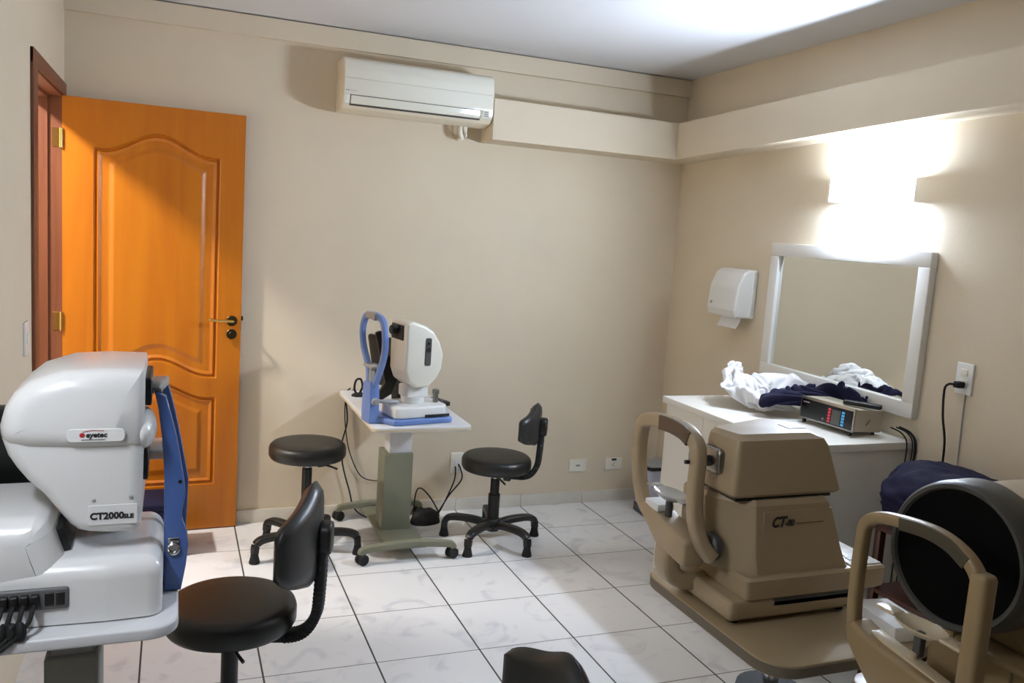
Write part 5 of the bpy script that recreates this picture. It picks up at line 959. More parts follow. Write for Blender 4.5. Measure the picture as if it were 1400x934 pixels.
# ------------------------------------------------------------------ stools
def stool(label, loc, rz, seat_z, base_deg, back=True, back_z=.27, thick=.078, rad=.183, arm=.28, pad_h=.082, pad_w=.19, pad_p=3.2):
    t = thing('stool', label, 'stool', loc, rz, None)
    zs = seat_z-thick
    prof = [(0, 0), (rad-.03, 0), (rad-.008, .006), (rad, .02), (rad, thick-.026), (rad-.004, thick-.014), (rad-.014, thick-.004), (rad-.03, thick), (rad*.5, thick+.004), (0, thick+.005)]
    bm = NB(); lathe(bm, [(r_, zs+a) for r_, a in prof], 56); finish('seat', bm, 'vinyl', t, 50)
    bm = NB(); box(bm, -.075, .075, -.06, .06, zs-.018, zs, .004); box(bm, .045, .085, -.03, .03, zs-.05, zs-.018, .008); mech = finish('mechanism', bm, 'black', t)
    bm = NB(); tube(bm, [(.0, -.05, zs-.012), (.05, -.12, zs-.018), (.08, -.15, zs-.03)], .005, 8); finish('lever', bm, 'black', mech)
    bm = NB(); cyl(bm, .014, zs-.06, zs-.018, (0, 0, 0), 'z', 20); finish('gas_piston', bm, 'chrome', t)
    bm = NB(); cyl(bm, .024, .24, zs-.05, (0, 0, 0), 'z', 24, .002); cyl(bm, .031, .10, .262, (0, 0, 0), 'z', 24, .003); finish('column', bm, 'black', t)
    bm = NB(); lathe(bm, [(0, .06), (.035, .062), (.045, .075), (.045, .115), (.036, .128), (0, .13)], 24); finish('hub', bm, 'black', t)
    for k in range(5):
        a = R(base_deg-rz+72*k); mt = Matrix.Rotation(a, 4, 'Z')
        path = smooth([(.03, 0, .094), (.10, 0, .108), (.18, 0, .112), (.232, 0, .105), (.254, 0, .085), (.259, 0, .05)], 5, False)
        n = len(path)
        sc = [(1.25-.35*i/n, 1.1-.1*i/n) for i in range(n)]
        bm = NB(); sweep(bm, path, rounded([(-.019, -.016), (.019, -.016), (.019, .016), (-.019, .016)], .007, 3), up=(-.6, 0, 1), scale=sc, mtx=mt)
        leg = finish('leg', bm, 'black', t, 50)
        bm = NB(); lathe(bm, [(0, 0), (.024, 0), (.026, .006), (.019, .035), (.0165, .06), (0, .062)], 18, (.259, 0, 0), 'z', mt); finish('glide', bm, 'rubber', leg)
    if back:
        zb_ = seat_z+back_z
        path = smooth([(.03, 0, zs-.022), (arm-.12, 0, zs-.024), (arm-.055, 0, zs-.008), (arm-.02, 0, zs+.045), (arm-.012, 0, zs+.12), (arm-.008, 0, zb_-.06), (arm, 0, zb_+.0)], 14, False)
        n = len(path); sc = [1+.10*(i % 2) if (n*.18 < i < n*.80) else .96 for i in range(n)]
        bm = NB(); sweep(bm, path, rounded([(-.026, -.014), (.026, -.014), (.026, .014), (-.026, .014)], .008, 3), up=(-.7, 0, .7), scale=sc)
        finish('back_arm', bm, 'rubber', t, 30)
        # curved pad: wide in local y
        bm = NB(); nu, nv_ = 28, 12; Wd, Hg = pad_w, pad_h
        fr_, bk_ = {}, {}
        for i in range(nu+1):
            for j in range(nv_+1):
                u = -1+2*i/nu; v = -1+2*j/nv_
                e = (1-abs(u)**pad_p)**.5 if abs(u) < 1 else 0
                yy = u*Wd; zz = zb_+v*Hg*(.34+.66*e)+.028*math.exp(-(u/.34)**2)*(v+.3)
                curve = arm-.042-.05*u*u
                edge = (1-min(1, max(abs(u), abs(v))**6))**.5
                fr_[i, j] = (curve-.028*edge, yy, zz); bk_[i, j] = (curve+.020*edge+.004, yy, zz)
        for dct, nm, m_ in ((fr_, 'cushion', 'vinyl'), (bk_, 'back_shell', 'shell')):
            pass
        vs1 = {k_: bm.verts.new(p) for k_, p in fr_.items()}
        mid = {k_: bm.verts.new((fr_[k_][0]+(bk_[k_][0]-fr_[k_][0])*.55, p[1], p[2])) for k_, p in fr_.items()}
        def stitch(b_, A, B):
            for i in range(nu):
                for j in range(nv_):
                    b_.faces.new((A[i, j], A[i, j+1], A[i+1, j+1], A[i+1, j])); b_.faces.new((B[i, j], B[i+1, j], B[i+1, j+1], B[i, j+1]))
            ring = [(i, 0) for i in range(nu)]+[(nu, j) for j in range(nv_)]+[(i, nv_) for i in range(nu, 0, -1)]+[(0, j) for j in range(nv_, 0, -1)]
            for a_, c_ in zip(ring, ring[1:]+ring[:1]): b_.faces.new((A[a_], A[c_], B[c_], B[a_]))
        stitch(bm, vs1, mid); pad = finish('backrest', bm, 'vinyl', t, 60)
        bm = NB()
        A = {k_: bm.verts.new((fr_[k_][0]+(bk_[k_][0]-fr_[k_][0])*.551, p[1]*1.01, zb_+(p[2]-zb_)*1.012)) for k_, p in fr_.items()}
        B = {k_: bm.verts.new((p[0]+.003, p[1]*1.01, zb_+(p[2]-zb_)*1.012)) for k_, p in bk_.items()}
        stitch(bm, A, B); finish('back_shell', bm, 'shell', pad, 60)
        bm = NB(); prism(bm, rect(-.033, .033, zb_-.05, zb_+.045, .028, 6), arm-.018, arm+.018, 'x', .008, 3); finish('back_bracket', bm, 'black', t)
    return t
stool('round black stool without backrest beside the orange door', (.300, -.476, 0), 20, .558, 200, back=False)
stool('black stool with low backrest by the back wall, right of the grey-topped table', (1.270, -.515, 0), -32, .470, 78, back_z=.178, arm=.235)
stool('black stool with backrest nearest the left instrument, in front of the orange door', (-.153, -2.140, 0), -20, .545, 40, back_z=.200, arm=.262, pad_h=.120, pad_w=.20, pad_p=2.2)
stool('black stool at the bottom edge of the photo, only its backrest top showing', (.245, -3.12, 0), 4, .455, 30, back_z=.218, arm=.235)

# ------------------------------------------------------------------ rear table and its instrument
def caster(parent, x, y, rz=0., r=.027):
    bm = NB(); mt = Matrix.Translation((x, y, 0)) @ Matrix.Rotation(R(rz), 4, 'Z')
    for s in (-1, 1): cyl(bm, r, .014*s-.011, .014*s+.011, (0, 0, r), 'y', 20, .004, mt)
    box(bm, -.018, .018, -.008, .008, r-.004, 2*r+.004, .003, 2, mt)
    cyl(bm, .006, 2*r, 2*r+.03, (0, 0, 0), 'z', 10, 0, mt)
    return finish('caster', bm, 'rubber', parent)
ZT = .72
rt = thing('instrument_table', 'grey wheeled table at the back wall between two stools', 'table', (.768, -.37, 0), 0)
bm = NB(); prism(bm, rect(-.244, .228, -.51, .355, .035), ZT-.026, ZT, 'z', .006, 3)
top = finish('tabletop', bm, 'ttop', rt)
bm = NB(); o1 = rect(-.2455, .2295, -.5115, .3565, .0365)
prism(bm, o1, ZT-.021, ZT-.009, 'z', .001, 1); finish('edge_band', bm, 'tedge', top)
bm = NB(); box(bm, -.052, .066, -.055, .055, .40, ZT-.026, .004); finish('upper_column', bm, 'ttop', rt)
bm = NB(); box(bm, -.078, .072, -.072, .072, .065, .475, .006); finish('lower_column', bm, 'tgreen', rt)
bm = NB(); box(bm, -.10, .10, -.30, .30, .055, .072, .004); finish('base_plate', bm, 'tgreen', rt)
for s in (-1, 1):
    path = smooth([(-.232, 0, .065), (-.222, 0, .082), (-.18, 0, .09), (-.08, 0, .10), (0, 0, .102), (.08, 0, .10), (.18, 0, .09), (.222, 0, .082), (.232, 0, .065)], 4, False)
    path = [(x, s*.318, z-.012) for x, y, z in path]
    bm = NB(); sweep(bm, path, rounded([(-.018, -.016), (.018, -.016), (.018, .016), (-.018, .016)], .006, 3), up=(0, 0, 1))
    for x in (-.05, .05): cyl(bm, .005, -.0195, .0195, (x, s*.318, .088), 'y', 10)
    ft = finish('foot', bm, 'tgreen', rt)
    for x in (-.226, .226): caster(ft, x, s*.318, 25)

ri_ = thing('eye_instrument', 'small white eye-testing instrument with a blue headrest on the back table', 'instrument', (.735, -.715, ZT), 11)
bm = NB(); prism(bm, rounded([(-.228, -.045), (-.17, -.05), (-.135, -.125), (.16, -.125), (.165, -.11), (.165, .125), (-.135, .125), (-.17, .05), (-.228, .045)], .015), 0, .028, 'z', .008, 3); finish('blue_base', bm, 'blue2', ri_)
bm = NB(); prism(bm, rounded([(-.13, -.115), (.12, -.115), (.15, -.08), (.15, .10), (-.13, .10)], .03), .028, .082, 'z', .010, 3); finish('slide_base', bm, 'white', ri_)
bm = NB(); box(bm, .02, .1475, -.119, -.112, .032, .044, .002); finish('base_slot', bm, 'black', ri_)
bm = NB(); cyl(bm, .055, .082, .115, (.008, 0, 0), 'z', 28, .004); box(bm, -.045, .065, -.05, .05, .112, .168, .008); finish('neck', bm, 'white', ri_)
ho = [(-.082, .468), (-.05, .478), (.02, .456), (.06, .43), (.095, .38), (.117, .32), (.110, .250), (.088, .208), (.045, .167), (-.022, .165), (-.062, .195), (-.080, .245), (-.082, .40)]
bm = NB(); prism(bm, rounded(ho, .018), -.088, .088, 'y', .016, 4); hd = finish('head', bm, 'instr2', ri_)
bm = NB(); prism(bm, rect(.018, .048, .27, .40, .008), -.0915, -.087, 'y', .001, 1); st = finish('control_strip', bm, 'dgrey', hd)
bm = NB(); cyl(bm, .012, -.096, -.091, (.033, 0, .345), 'y', 14, .001); cyl(bm, .007, -.095, -.091, (.033, 0, .375), 'y', 12); finish('knob', bm, 'black', st)
bm = NB(); box(bm, -.090, -.080, -.06, .06, .385, .455, .004); cyl(bm, .022, -.122, -.088, (0, 0, .43), 'x', 18, .004); finish('lens_port', bm, 'black', hd)
# screen arm panel on its far side
bm = NB(); prism(bm, rounded([(-.095, .30), (-.01, .26), (-.01, .20), (-.05, .10), (-.14, .05), (-.14, .07), (-.085, .16), (-.145, .40), (-.115, .41)], .008), .11, .128, 'y', .003, 2); finish('side_bracket', bm, 'black', ri_)
# headrest, seen as a narrow U that closes into a post
rx = -.205
def usweep(bm, pts3, hw_, hd_, n=5, scale=None):
    """bar swept inside a plane of constant x; hw_ half width in the plane, hd_ half depth along x"""
    P = smooth(pts3, n, False); rings = []; N = len(P)
    sec = rounded([(-hd_, -hw_), (hd_, -hw_), (hd_, hw_), (-hd_, hw_)], min(hw_, hd_)*.55, 3)
    for i in range(N):
        a, b = Vector(P[max(0, i-1)]), Vector(P[min(N-1, i+1)]); t = (b-a).normalized()
        xdir = Vector((1, 0, 0)); xdir = (xdir-t*xdir.dot(t)).normalized(); nrm = t.cross(xdir)
        k = 1. if not scale else scale[0]+(scale[1]-scale[0])*i/(N-1)
        rings.append([bm.verts.new(Vector(P[i])+xdir*u+nrm*v*k) for u, v in sec])
    m = len(sec)
    for A, B in zip(rings, rings[1:]):
        for j in range(m): bm.faces.new((A[j-1], A[j], B[j], B[j-1]))
    bm.faces.new(rings[0]); bm.faces.new(rings[-1])
bm = NB(); usweep(bm, [(rx, -.03, .17), (rx+.01, -.06, .24), (rx+.005, -.115, .33), (rx, -.128, .41), (rx, -.10, .475), (rx, -.04, .495), (rx, .04, .495), (rx, .10, .475), (rx, .128, .41), (rx+.005, .115, .33), (rx+.01, .06, .24), (rx, .03, .17)], .014, .013, 6)
hr = finish('headrest', bm, 'blue2', ri_, 50)
bm = NB(); prism(bm, rounded([(-.045, .0), (.045, .0), (.05, .06), (.045, .12), (.04, .19), (-.04, .19), (-.045, .12), (-.05, .06)], .015), rx-.025, rx+.025, 'x', .008, 3); finish('headrest_post', bm, 'blue2', hr)
bm = NB(); usweep(bm, [(rx-.014, -.05, .492), (rx-.014, 0, .495), (rx-.014, .05, .492)], .0165, .006, 5); finish('forehead_pad', bm, 'grey', hr)
bm = NB(); box(bm, rx-.025, rx+.03, -.05, .05, .255, .27, .006); box(bm, rx-.01, rx+.01, -.012, .012, .18, .256, .003); finish('chin_rest', bm, 'clear', hr)
bm = NB(); cyl(bm, .017, -.062, -.044, (rx, 0, .105), 'y', 20, .003); cyl(bm, .009, -.066, -.062, (rx, 0, .105), 'y', 14, .001); finish('height_knob', bm, 'grey', hr)
bm = NB(); tube(bm, [(rx+.02, -.04, .105), (rx+.06, -.045, .10), (rx+.12, -.04, .095)], .009, 10); finish('side_rod', bm, 'grey', ri_)
bm = NB(); cyl(bm, .013, .082, .12, (.115, -.03, 0), 'z', 14, .002); cyl(bm, .017, .12, .145, (.115, -.03, 0), 'z', 14, .004); finish('joystick', bm, 'steel', ri_)
# things on and by the rear table
kb = thing('keyboard', 'black keyboard lying behind the white instrument on the back table', 'keyboard', (.892, -.42, ZT), 20)
bm = NB(); prism(bm, rect(-.115, .115, -.07, .07, .012), 0, .022, 'z', .005, 2); kbb = finish('case', bm, 'black', kb)
bm = NB()
for i in range(9):
    for j in range(4): box(bm, -.105+.0235*i, -.105+.0235*i+.019, -.058+.03*j, -.058+.03*j+.024, .0215, .027, .002, 1)
finish('keys', bm, 'dgrey', kb)
mo = thing('black_monitor', 'black tilted screen standing behind the blue headrest on the back table', 'monitor', (.68, -.47, ZT), 24)
mt = Matrix.Translation((0, 0, .20)) @ Matrix.Rotation(R(-12), 4, 'Y')
bm = NB(); prism(bm, rect(-.13, .13, -.10, .165, .02), -.009, .009, 'x', .005, 2, mtx=mt); sc_ = finish('screen_case', bm, 'black', mo)
bm = NB(); sweep(bm, [(.012, 0, .24), (.05, 0, .10), (.06, 0, .012)], rect(-.03, .03, -.008, .008, .004), up=(1, 0, 0)); finish('stand', bm, 'black', mo)
bm = NB(); box(bm, -.07, .10, -.09, .09, 0, .012, .005); finish('stand_base', bm, 'black', mo)
cl = NB(); tube(cl, [(.592, -.17, ZT+.006), (.575, -.175, ZT+.04), (.582, -.178, ZT+.085), (.606, -.178, ZT+.09), (.618, -.172, ZT+.05), (.606, -.165, ZT+.008), (.63, -.18, ZT+.012), (.575, -.19, ZT+.010)], .006, 8)
blob(cl, (.60, -.175, ZT), (.036, .03, .018), 4, .3, 4, .1, sub=3)
o = finish('coiled_cable', cl, 'rubber'); tag(o, 'black cable looped upright at the far left corner of the back table', 'cable')
o = NB(); tube(o, [(.585, -.02, ZT+.012), (.562, -.015, ZT-.03), (.575, -.022, .55), (.548, -.03, .42), (.56, -.03, .3), (.60, -.03, .16), (.63, -.05, .06), (.70, -.1, .02), (.80, -.06, .02)], .0042, 8)
o = finish('left_cable', o, 'rubber'); o.name = 'power_cable'; tag(o, 'black cable hanging straight down the wall left of the back table column', 'cable')
o = NB(); tube(o, [(.61, -.02, ZT+.010), (.566, -.024, ZT-.03), (.56, -.02, .60), (.572, -.02, .48), (.60, -.02, .36), (.66, -.02, .24), (.74, -.02, .205), (.83, -.02, .21), (.93, -.04, .12), (1.0, -.06, .02)], .003, 8)
o = finish('signal_cable', o, 'rubber'); tag(o, 'thin black cable sagging in a loop behind the back table column', 'cable')
pb = thing('power_supply', 'black power block on the floor by the back wall, right of the table column', 'power supply', (1.0, -.178, 0), 8)
bm = NB(); blob(bm, (0, 0, 0), (.085, .055, .085), 8, .12, 2.0, .02, sub=4); finish('case', bm, 'rubber', pb)
bm = NB(); tube(bm, [(-.07, .01, .06), (-.05, .03, .17), (-.02, .03, .19), (.03, .02, .14), (.07, 0, .07), (.08, -.01, .03)], .004, 8); finish('cable', bm, 'rubber', pb)
o = NB(); tube(o, [(1.085, -.13, .02), (1.14, -.08, .08), (1.20, -.04, .18), (1.215, -.02, .235), (1.215, -.012, .265)], .0042, 8); tube(o, [(1.09, -.12, .03), (1.17, -.06, .11), (1.25, -.03, .19), (1.245, -.02, .25), (1.232, -.012, .28)], .0042, 8)
o = finish('outlet_cable', o, 'rubber'); tag(o, 'pair of black cables rising from the floor to the outlet behind the right rear stool', 'cable')

# ------------------------------------------------------------------ left table and its large instrument
ZL = .85
lt = thing('instrument_table', 'grey table at the left edge carrying the large white instrument', 'table', (-.60, -2.70, 0))
bm = NB(); prism(bm, rect(-.17, .299, -.214, .22, .055, 7), ZL-.024, ZL, 'z', .005, 3); finish('tabletop', bm, 'ttop', lt)
bm = NB(); box(bm, .072, .148, -.130, -.040, .44, ZL-.024, .004); box(bm, .112, .115, -.1315, -.03, .76, ZL-.024, .0005); finish('upper_column', bm, 'grey', lt)
bm = NB(); box(bm, .062, .158, -.142, -.028, .07, .775, .006); finish('lower_column', bm, 'grey2', lt)
bm = NB(); box(bm, -.06, .24, -.14, -.05, .05, .072, .004); finish('base_plate', bm, 'tgreen', lt)
for x in (-.05, .25):
    bm = NB(); box(bm, x-.02, x+.02, -.22, .20, .062, .09, .008); ft = finish('foot', bm, 'tgreen', lt)
    for y in (-.205, .185): caster(ft, x, y)

li = thing('corneal_topographer', 'large white eye instrument with a blue headrest at the left edge', 'instrument', (-.45, -2.70, ZL))
def loc_(pts, x0=-.45, z0=ZL): return [(x-x0, z-z0) for x, z in pts]
hump_o = loc_([(-.76, .88), (-.492, .88), (-.500, .95), (-.512, .985), (-.524, 1.025), (-.534, 1.044), (-.552, 1.052), (-.76, 1.050)])
bm = NB(); prism(bm, rounded([(-.31, -.155), (.02, -.168), (.119, -.163), (.119, .14), (-.31, .14)], [.01, .05, .030, .030, .01], 6), .003, .120, 'z', 0, 8, r1=.036)
prism(bm, rounded(hump_o, [.01, .02, .02, .02, .015, .014, .014, .01], 4), -.160, .135, 'y', .045, 7)
bs = finish('base', bm, 'instr', li, 50)
bm = NB(); box(bm, -.072, -.046, -.098, .04, .118, .168, .003, 2, Matrix.Translation((-.064, 0, .145)) @ Matrix.Rotation(R(-16), 4, 'Y') @ Matrix.Translation((.058, 0, -.145))); finish('slot', bm, 'black', bs)
bm = NB(); box(bm, -.22, -.042, -.171, -.160, .036, .078, .006, 3); pn = finish('connector_panel', bm, 'dgrey2', bs)
for k, x in enumerate((-.147, -.131, -.114, -.097, -.074, -.056)):
    bm = NB(); w = .0065 if k < 4 else .0075; box(bm, x-w, x+w, -.184 if k < 4 else -.173, -.17, .045, .070, .002); finish('connector', bm, 'black', pn)
head_o = loc_([(-.372, 1.328), (-.44, 1.330), (-.506, 1.326), (-.560, 1.308), (-.586, 1.285), (-.601, 1.259), (-.609, 1.225), (-.608, 1.20), (-.598, 1.168), (-.584, 1.144), (-.567, 1.120), (-.540, 1.092), (-.514, 1.055), (-.496, 1.030), (-.482, 1.018), (-.462, 1.012), (-.42, 1.008), (-.386, 1.008), (-.373, 1.018), (-.370, 1.04), (-.370, 1.10), (-.369, 1.179), (-.369, 1.26), (-.3685, 1.318)])
bm = NB(); prism(bm, head_o, -.130, .115, 'y', .024, 6); hd = finish('head', bm, 'instr', li, 50)
# upper shell, a little wider than the lower part
up_o = loc_([(-.370, 1.329), (-.44, 1.331), (-.506, 1.327), (-.558, 1.309), (-.587, 1.285), (-.602, 1.259), (-.6105, 1.225), (-.609, 1.205), (-.598, 1.190), (-.565, 1.180), (-.50, 1.176), (-.42, 1.176), (-.378, 1.178), (-.368, 1.188), (-.3675, 1.26), (-.3675, 1.320)])
bm = NB(); prism(bm, up_o, -.146, .130, 'y', .040, 7); us = finish('upper_shell', bm, 'instr', hd, 50)
bm = NB(); bmesh.ops.create_uvsphere(bm, u_segments=28, v_segments=16, radius=1.)
for v in bm.verts: v.co = Vector((.078+v.co.x*.026, -.055+v.co.y*.075, .352+v.co.z*.040))
finish('front_bulge', bm, 'instr', hd)
bm = NB(); box(bm, .081, .094, -.08, .07, .40, .455, .004); finish('lens_panel', bm, 'black', hd)
bm = NB(); box(bm, .079, .089, -.08, .07, .25, .31, .003); finish('lens_panel', bm, 'black', hd)
bm = NB(); prism(bm, rect(-.048, .050, .347, .372, .009), -.1475, -.1445, 'y', .001, 1); lg = finish('logo_plate', bm, 'instr', us)
text('logo', 'eyetec', .0135, 'ink', lg, (-.0165, -.1480, .3565), (R(90), 0, 0), .0004, .1)
bm = NB(); cyl(bm, .0045, -.1485, -.147, (-.0225, 0, .3605), 'y', 14); tube(bm, [(-.022, -.148, .3665), (-.005, -.148, .3695), (.014, -.148, .3685)], .0006, 6); finish('logo_mark', bm, 'logored', lg)
bm = NB(); box(bm, -.024, .016, -.1482, -.1475, .3510, .3520); finish('logo_line', bm, 'ink', lg)
bm = NB(); prism(bm, rect(-.014, .072, .180, .219, .003), -.1315, -.129, 'y', .0005, 1); lp = finish('model_plate', bm, 'instr', hd)
text('model_name', 'CT2000', .0178, 'ink', lp, (-.0105, -.1318, .192), (R(90), 0, 0), .0008)
text('model_suffix', 'SLE', .0112, 'ink', lp, (.0475, -.1318, .192), (R(90), 0, 0), .0006, 0, 1.1)
bm = NB()
for x, z in ((-.004, .229), (.060, .2325)): cyl(bm, .0035, -.132, -.129, (x, 0, z), 'y', 12, .001)
finish('screw', bm, 'grey', hd)
bm = NB(); cyl(bm, .04, .09, .165, (.02, .03, 0), 'z', 28); finish('neck', bm, 'instr', li)
# blue headrest: near and far uprights leaning together into a wide foot plate
def strap(bm, L_, R_, ya, yb):
    prism(bm, [(x+.45, z-ZL) for x, z in L_]+[(x+.45, z-ZL) for x, z in reversed(R_)], ya, yb, 'y', .004, 3)
near_R = [(-.330, 1.262), (-.320, 1.225), (-.309, 1.18), (-.300, 1.13), (-.293, 1.085), (-.290, 1.055), (-.297, 1.02), (-.296, 1.005), (-.286, .975), (-.283, .95), (-.287, .905), (-.296, .851)]
near_L = [(-.352, 1.275), (-.344, 1.235), (-.337, 1.18), (-.333, 1.13), (-.331, 1.085), (-.331, 1.055), (-.331, 1.02), (-.331, 1.005), (-.330, .975), (-.330, .95), (-.330, .905), (-.330, .851)]
bm = NB(); strap(bm, near_L, near_R, -.052, -.032); hr = finish('headrest', bm, 'blue', li, 40)
far_L = [(-.352, 1.248), (-.342, 1.21), (-.332, 1.16), (-.326, 1.10), (-.322, 1.05), (-.324, .851)]
far_R = [(-.330, 1.252), (-.318, 1.21), (-.306, 1.155), (-.295, 1.10), (-.280, 1.015), (-.285, .851)]
bm = NB(); strap(bm, far_L, far_R, .192, .212); finish('far_upright', bm, 'blue', hr, 40)
bm = NB(); box(bm, .119, .153, -.032, .192, .001, .022, .004); finish('foot_bar', bm, 'blue', hr)
bm = NB(); sweep(bm, smooth([(.096, -.046, .424), (.099, -.03, .430), (.104, .05, .420), (.107, .13, .408), (.109, .20, .398)], 5, False), rect(-.016, .016, -.010, .010, .005), up=(0, 0, 1)); finish('forehead_bar', bm, 'grey', hr)
bm = NB(); prism(bm, rect(.075, .135, .02, .14, .02), .262, .282, 'z', .006, 3); cyl(bm, .008, .022, .262, (.128, .08, 0), 'z', 12); finish('chin_rest', bm, 'clear', hr)
bm = NB(); lathe(bm, [(.0115, -.052), (.0135, -.056), (.0135, -.060), (.0105, -.062), (.0085, -.060), (.0075, -.054), (0, -.054)], 24, (.138, 0, .094), 'y')
box(bm, .127, .149, -.056, -.052, .104, .117, .003); finish('lock_knob', bm, 'chrome', hr)
bm = NB(); cyl(bm, .004, -.0535, -.052, (.149, 0, .235), 'y', 10); finish('pivot_screw', bm, 'black', hr)
# cables at the left edge
for k, x in enumerate((-.147, -.131, -.114, -.097)):
    lab = ('black cable leaving the white instrument, furthest left of four', 'black cable leaving the white instrument, second of four from the left', 'black cable leaving the white instrument, third of four from the left', 'black cable leaving the white instrument, nearest its headrest of four')[k]
    t = thing('signal_cable', lab, 'cable', (-.45+x, -2.882, ZL))
    dx = .0135*k
    bm = NB(); tube(bm, [(0, -.0025, .052), (-.002, -.014, .047), (-.007, -.024, .030), (-.016-dx*.35, -.036, .004), (-.034-dx, -.050, -.03), (-.058-dx, -.055, -.10), (-.065-dx, -.055, -.3), (-.07-dx, -.05, -.6), (-.06-dx, -.05, -ZL+.01)], .0042, 8); finish('cable', bm, 'rubber', t)
    if k > 0:
        bm = NB(); blob(bm, (-.0115-.002*k, -.030, .017), (.0085, .009, .018), k+2, .2, 3, .08, flat=False, sub=3); finish('connector', bm, 'rubber', t)
mn = thing('black_monitor', 'black monitor behind the white instrument at the left edge', 'monitor', (-.675, -2.50, ZL), 0)
mt = Matrix.Translation((0, 0, .06)) @ Matrix.Rotation(R(6), 4, 'X')
bm = NB(); prism(bm, rect(-.12, .19, 0, .290, .008), -.014, .014, 'y', .004, 2, mtx=mt); sc_ = finish('screen_case', bm, 'black', mn)
bm = NB(); cyl(bm, .004, -.016, -.013, (.035, 0, .278), 'y', 10, 0, mt); finish('power_light', bm, 'white', sc_)
bm = NB(); box(bm, -.02, .06, .005, .02, .008, .08, .003); finish('stand', bm, 'black', mn)
bm = NB(); box(bm, -.06, .10, -.03, .045, 0, .012, .004); finish('stand_base', bm, 'black', mn)
nb = thing('navy_box', 'dark navy box on the floor in front of the orange door, behind the white instrument', 'box', (-.40, -.30, 0), 2)
bm = NB(); box(bm, -.15, .15, -.12, .12, .0, .23, .012); finish('body', bm, 'navy', nb)
bm = NB(); box(bm, -.155, .155, -.125, .125, .23, .265, .010); finish('lid', bm, 'navy', nb)

# ------------------------------------------------------------------ right table with the beige tonometer
ZC = .785
tt = thing('instrument_table', 'tan-topped table on a chrome post carrying the beige instrument', 'table', (1.17, -2.86, 0))
bm = NB(); prism(bm, rect(-.341, .135, -.395, .145, .075, 8), ZC-.030, ZC, 'z', .004, 2); tp = finish('tabletop', bm, 'ttan', tt)
bm = NB(); prism(bm, rect(-.3425, .1365, -.3965, .1465, .0765, 8), ZC-.027, ZC-.004, 'z', .001, 1); finish('edge_band', bm, 'ttanedge', tp)
bm = NB(); cyl(bm, .020, .47, ZC-.03, (.0, .0, 0), 'z', 20); finish('post', bm, 'chrome', tt)
bm = NB(); lathe(bm, [(0, .06), (.032, .06), (.036, .40), (.05, .44), (.075, .462), (.09, .472), (.088, .482), (.03, .486), (0, .486)], 28); finish('column', bm, 'rubber', tt)
bm = NB(); lathe(bm, [(0, 0), (.26, 0), (.265, .01), (.25, .025), (.08, .05), (.04, .07), (0, .07)], 40); finish('base', bm, 'black', tt)
bm = NB(); prism(bm, rounded([(-.145, .41), (-.128, .47), (-.110, .495), (-.055, .44), (-.055, .41)], .006), -.062, -.022, 'y', .004, 2); prt = finish('footrest', bm, 'frame', tt); prt['label'] = 'brown pointed footrest'
bm = NB(); sweep(bm, [(-.122, -.068, .478), (-.112, -.070, .508), (-.050, -.070, .435)], rect(-.004, .004, -.006, .006, .002), up=(0, 1, 0)); finish('metal_edge', bm, 'steel', prt)
bm = NB(); box(bm, -.06, -.03, -.05, -.02, .40, .43, .004); finish('bracket', bm, 'black', prt)

tm = thing('tonometer', 'beige box-shaped eye instrument on the tan-topped table', 'instrument', (1.11, -2.895, .80))
def loft(bm, rings, r=.012, seg=4):
    """stack of plan outlines (z, points) joined into one closed shell"""
    prev = None
    for z, P_ in rings:
        vs = [bm.verts.new((x-1.11, y+2.895, z-.80)) for x, y in rounded(P_, r, seg)]
        if prev:
            n = len(vs)
            for j in range(n): bm.faces.new((prev[j-1], prev[j], vs[j], vs[j-1]))
        else: bm.faces.new(vs)
        prev = vs
    bm.faces.new(prev)
bm = NB(); box(bm, -.258, .10, -.172, .055, -.004, .044, .010); finish('foot_plate', bm, 'beige', tm)
bm = NB(); box(bm, -.14, .115, -.172, -.12, .020, .043, .004); finish('base_skirt', bm, 'dgrey', tm)
for x in (-.225, .08):
    for y in (-.142, .03):
        bm = NB(); cyl(bm, .014, -.015, -.003, (x, y, 0), 'z', 14); finish('rubber_foot', bm, 'rubber', tm)
bm = NB(); loft(bm, [(.838, [(.900, -3.062), (.900, -2.835), (1.29, -2.835), (1.29, -3.062)]), (.846, [(.892, -3.070), (.890, -2.828), (1.298, -2.828), (1.298, -3.070)]),
    (.890, [(.888, -3.072), (.886, -2.826), (1.298, -2.826), (1.298, -3.072)]), (.896, [(.894, -3.066), (.890, -2.832), (1.292, -2.832), (1.292, -3.066)])]); finish('lower_case', bm, 'beige', tm, 25)
bm = NB(); box(bm, .088, .180, -.165, .06, .094, .100, .002); cp = finish('control_panel', bm, 'white', tm)
for k in range(3):
    bm = NB(); box(bm, .105+.024*k, .118+.024*k, -.14, -.12, .0995, .1015, .001, 1); finish('button', bm, 'dgrey', cp)
bm = NB(); loft(bm, [(.893, [(.856, -2.965), (.926, -3.058), (1.190, -3.058), (1.190, -2.85), (.856, -2.85)]), (.945, [(.846, -2.960), (.918, -3.054), (1.165, -3.054), (1.165, -2.85), (.846, -2.85)]),
    (1.058, [(.836, -2.955), (.908, -3.050), (1.118, -3.050), (1.118, -2.86), (.836, -2.86)]), (1.070, [(.842, -2.955), (.912, -3.042), (1.108, -3.042), (1.108, -2.87), (.842, -2.87)])], .006); md = finish('middle_case', bm, 'beige', tm, 25)
bm = NB(); hexa(bm, [(-.172, -.158, .124), (.062, -.158, .124), (.062, -.150, .124), (-.172, -.150, .124), (-.180, -.1575, .245), (.012, -.1575, .245), (.012, -.148, .245), (-.180, -.148, .245)])
pnl = finish('side_panel', bm, 'beige', md)
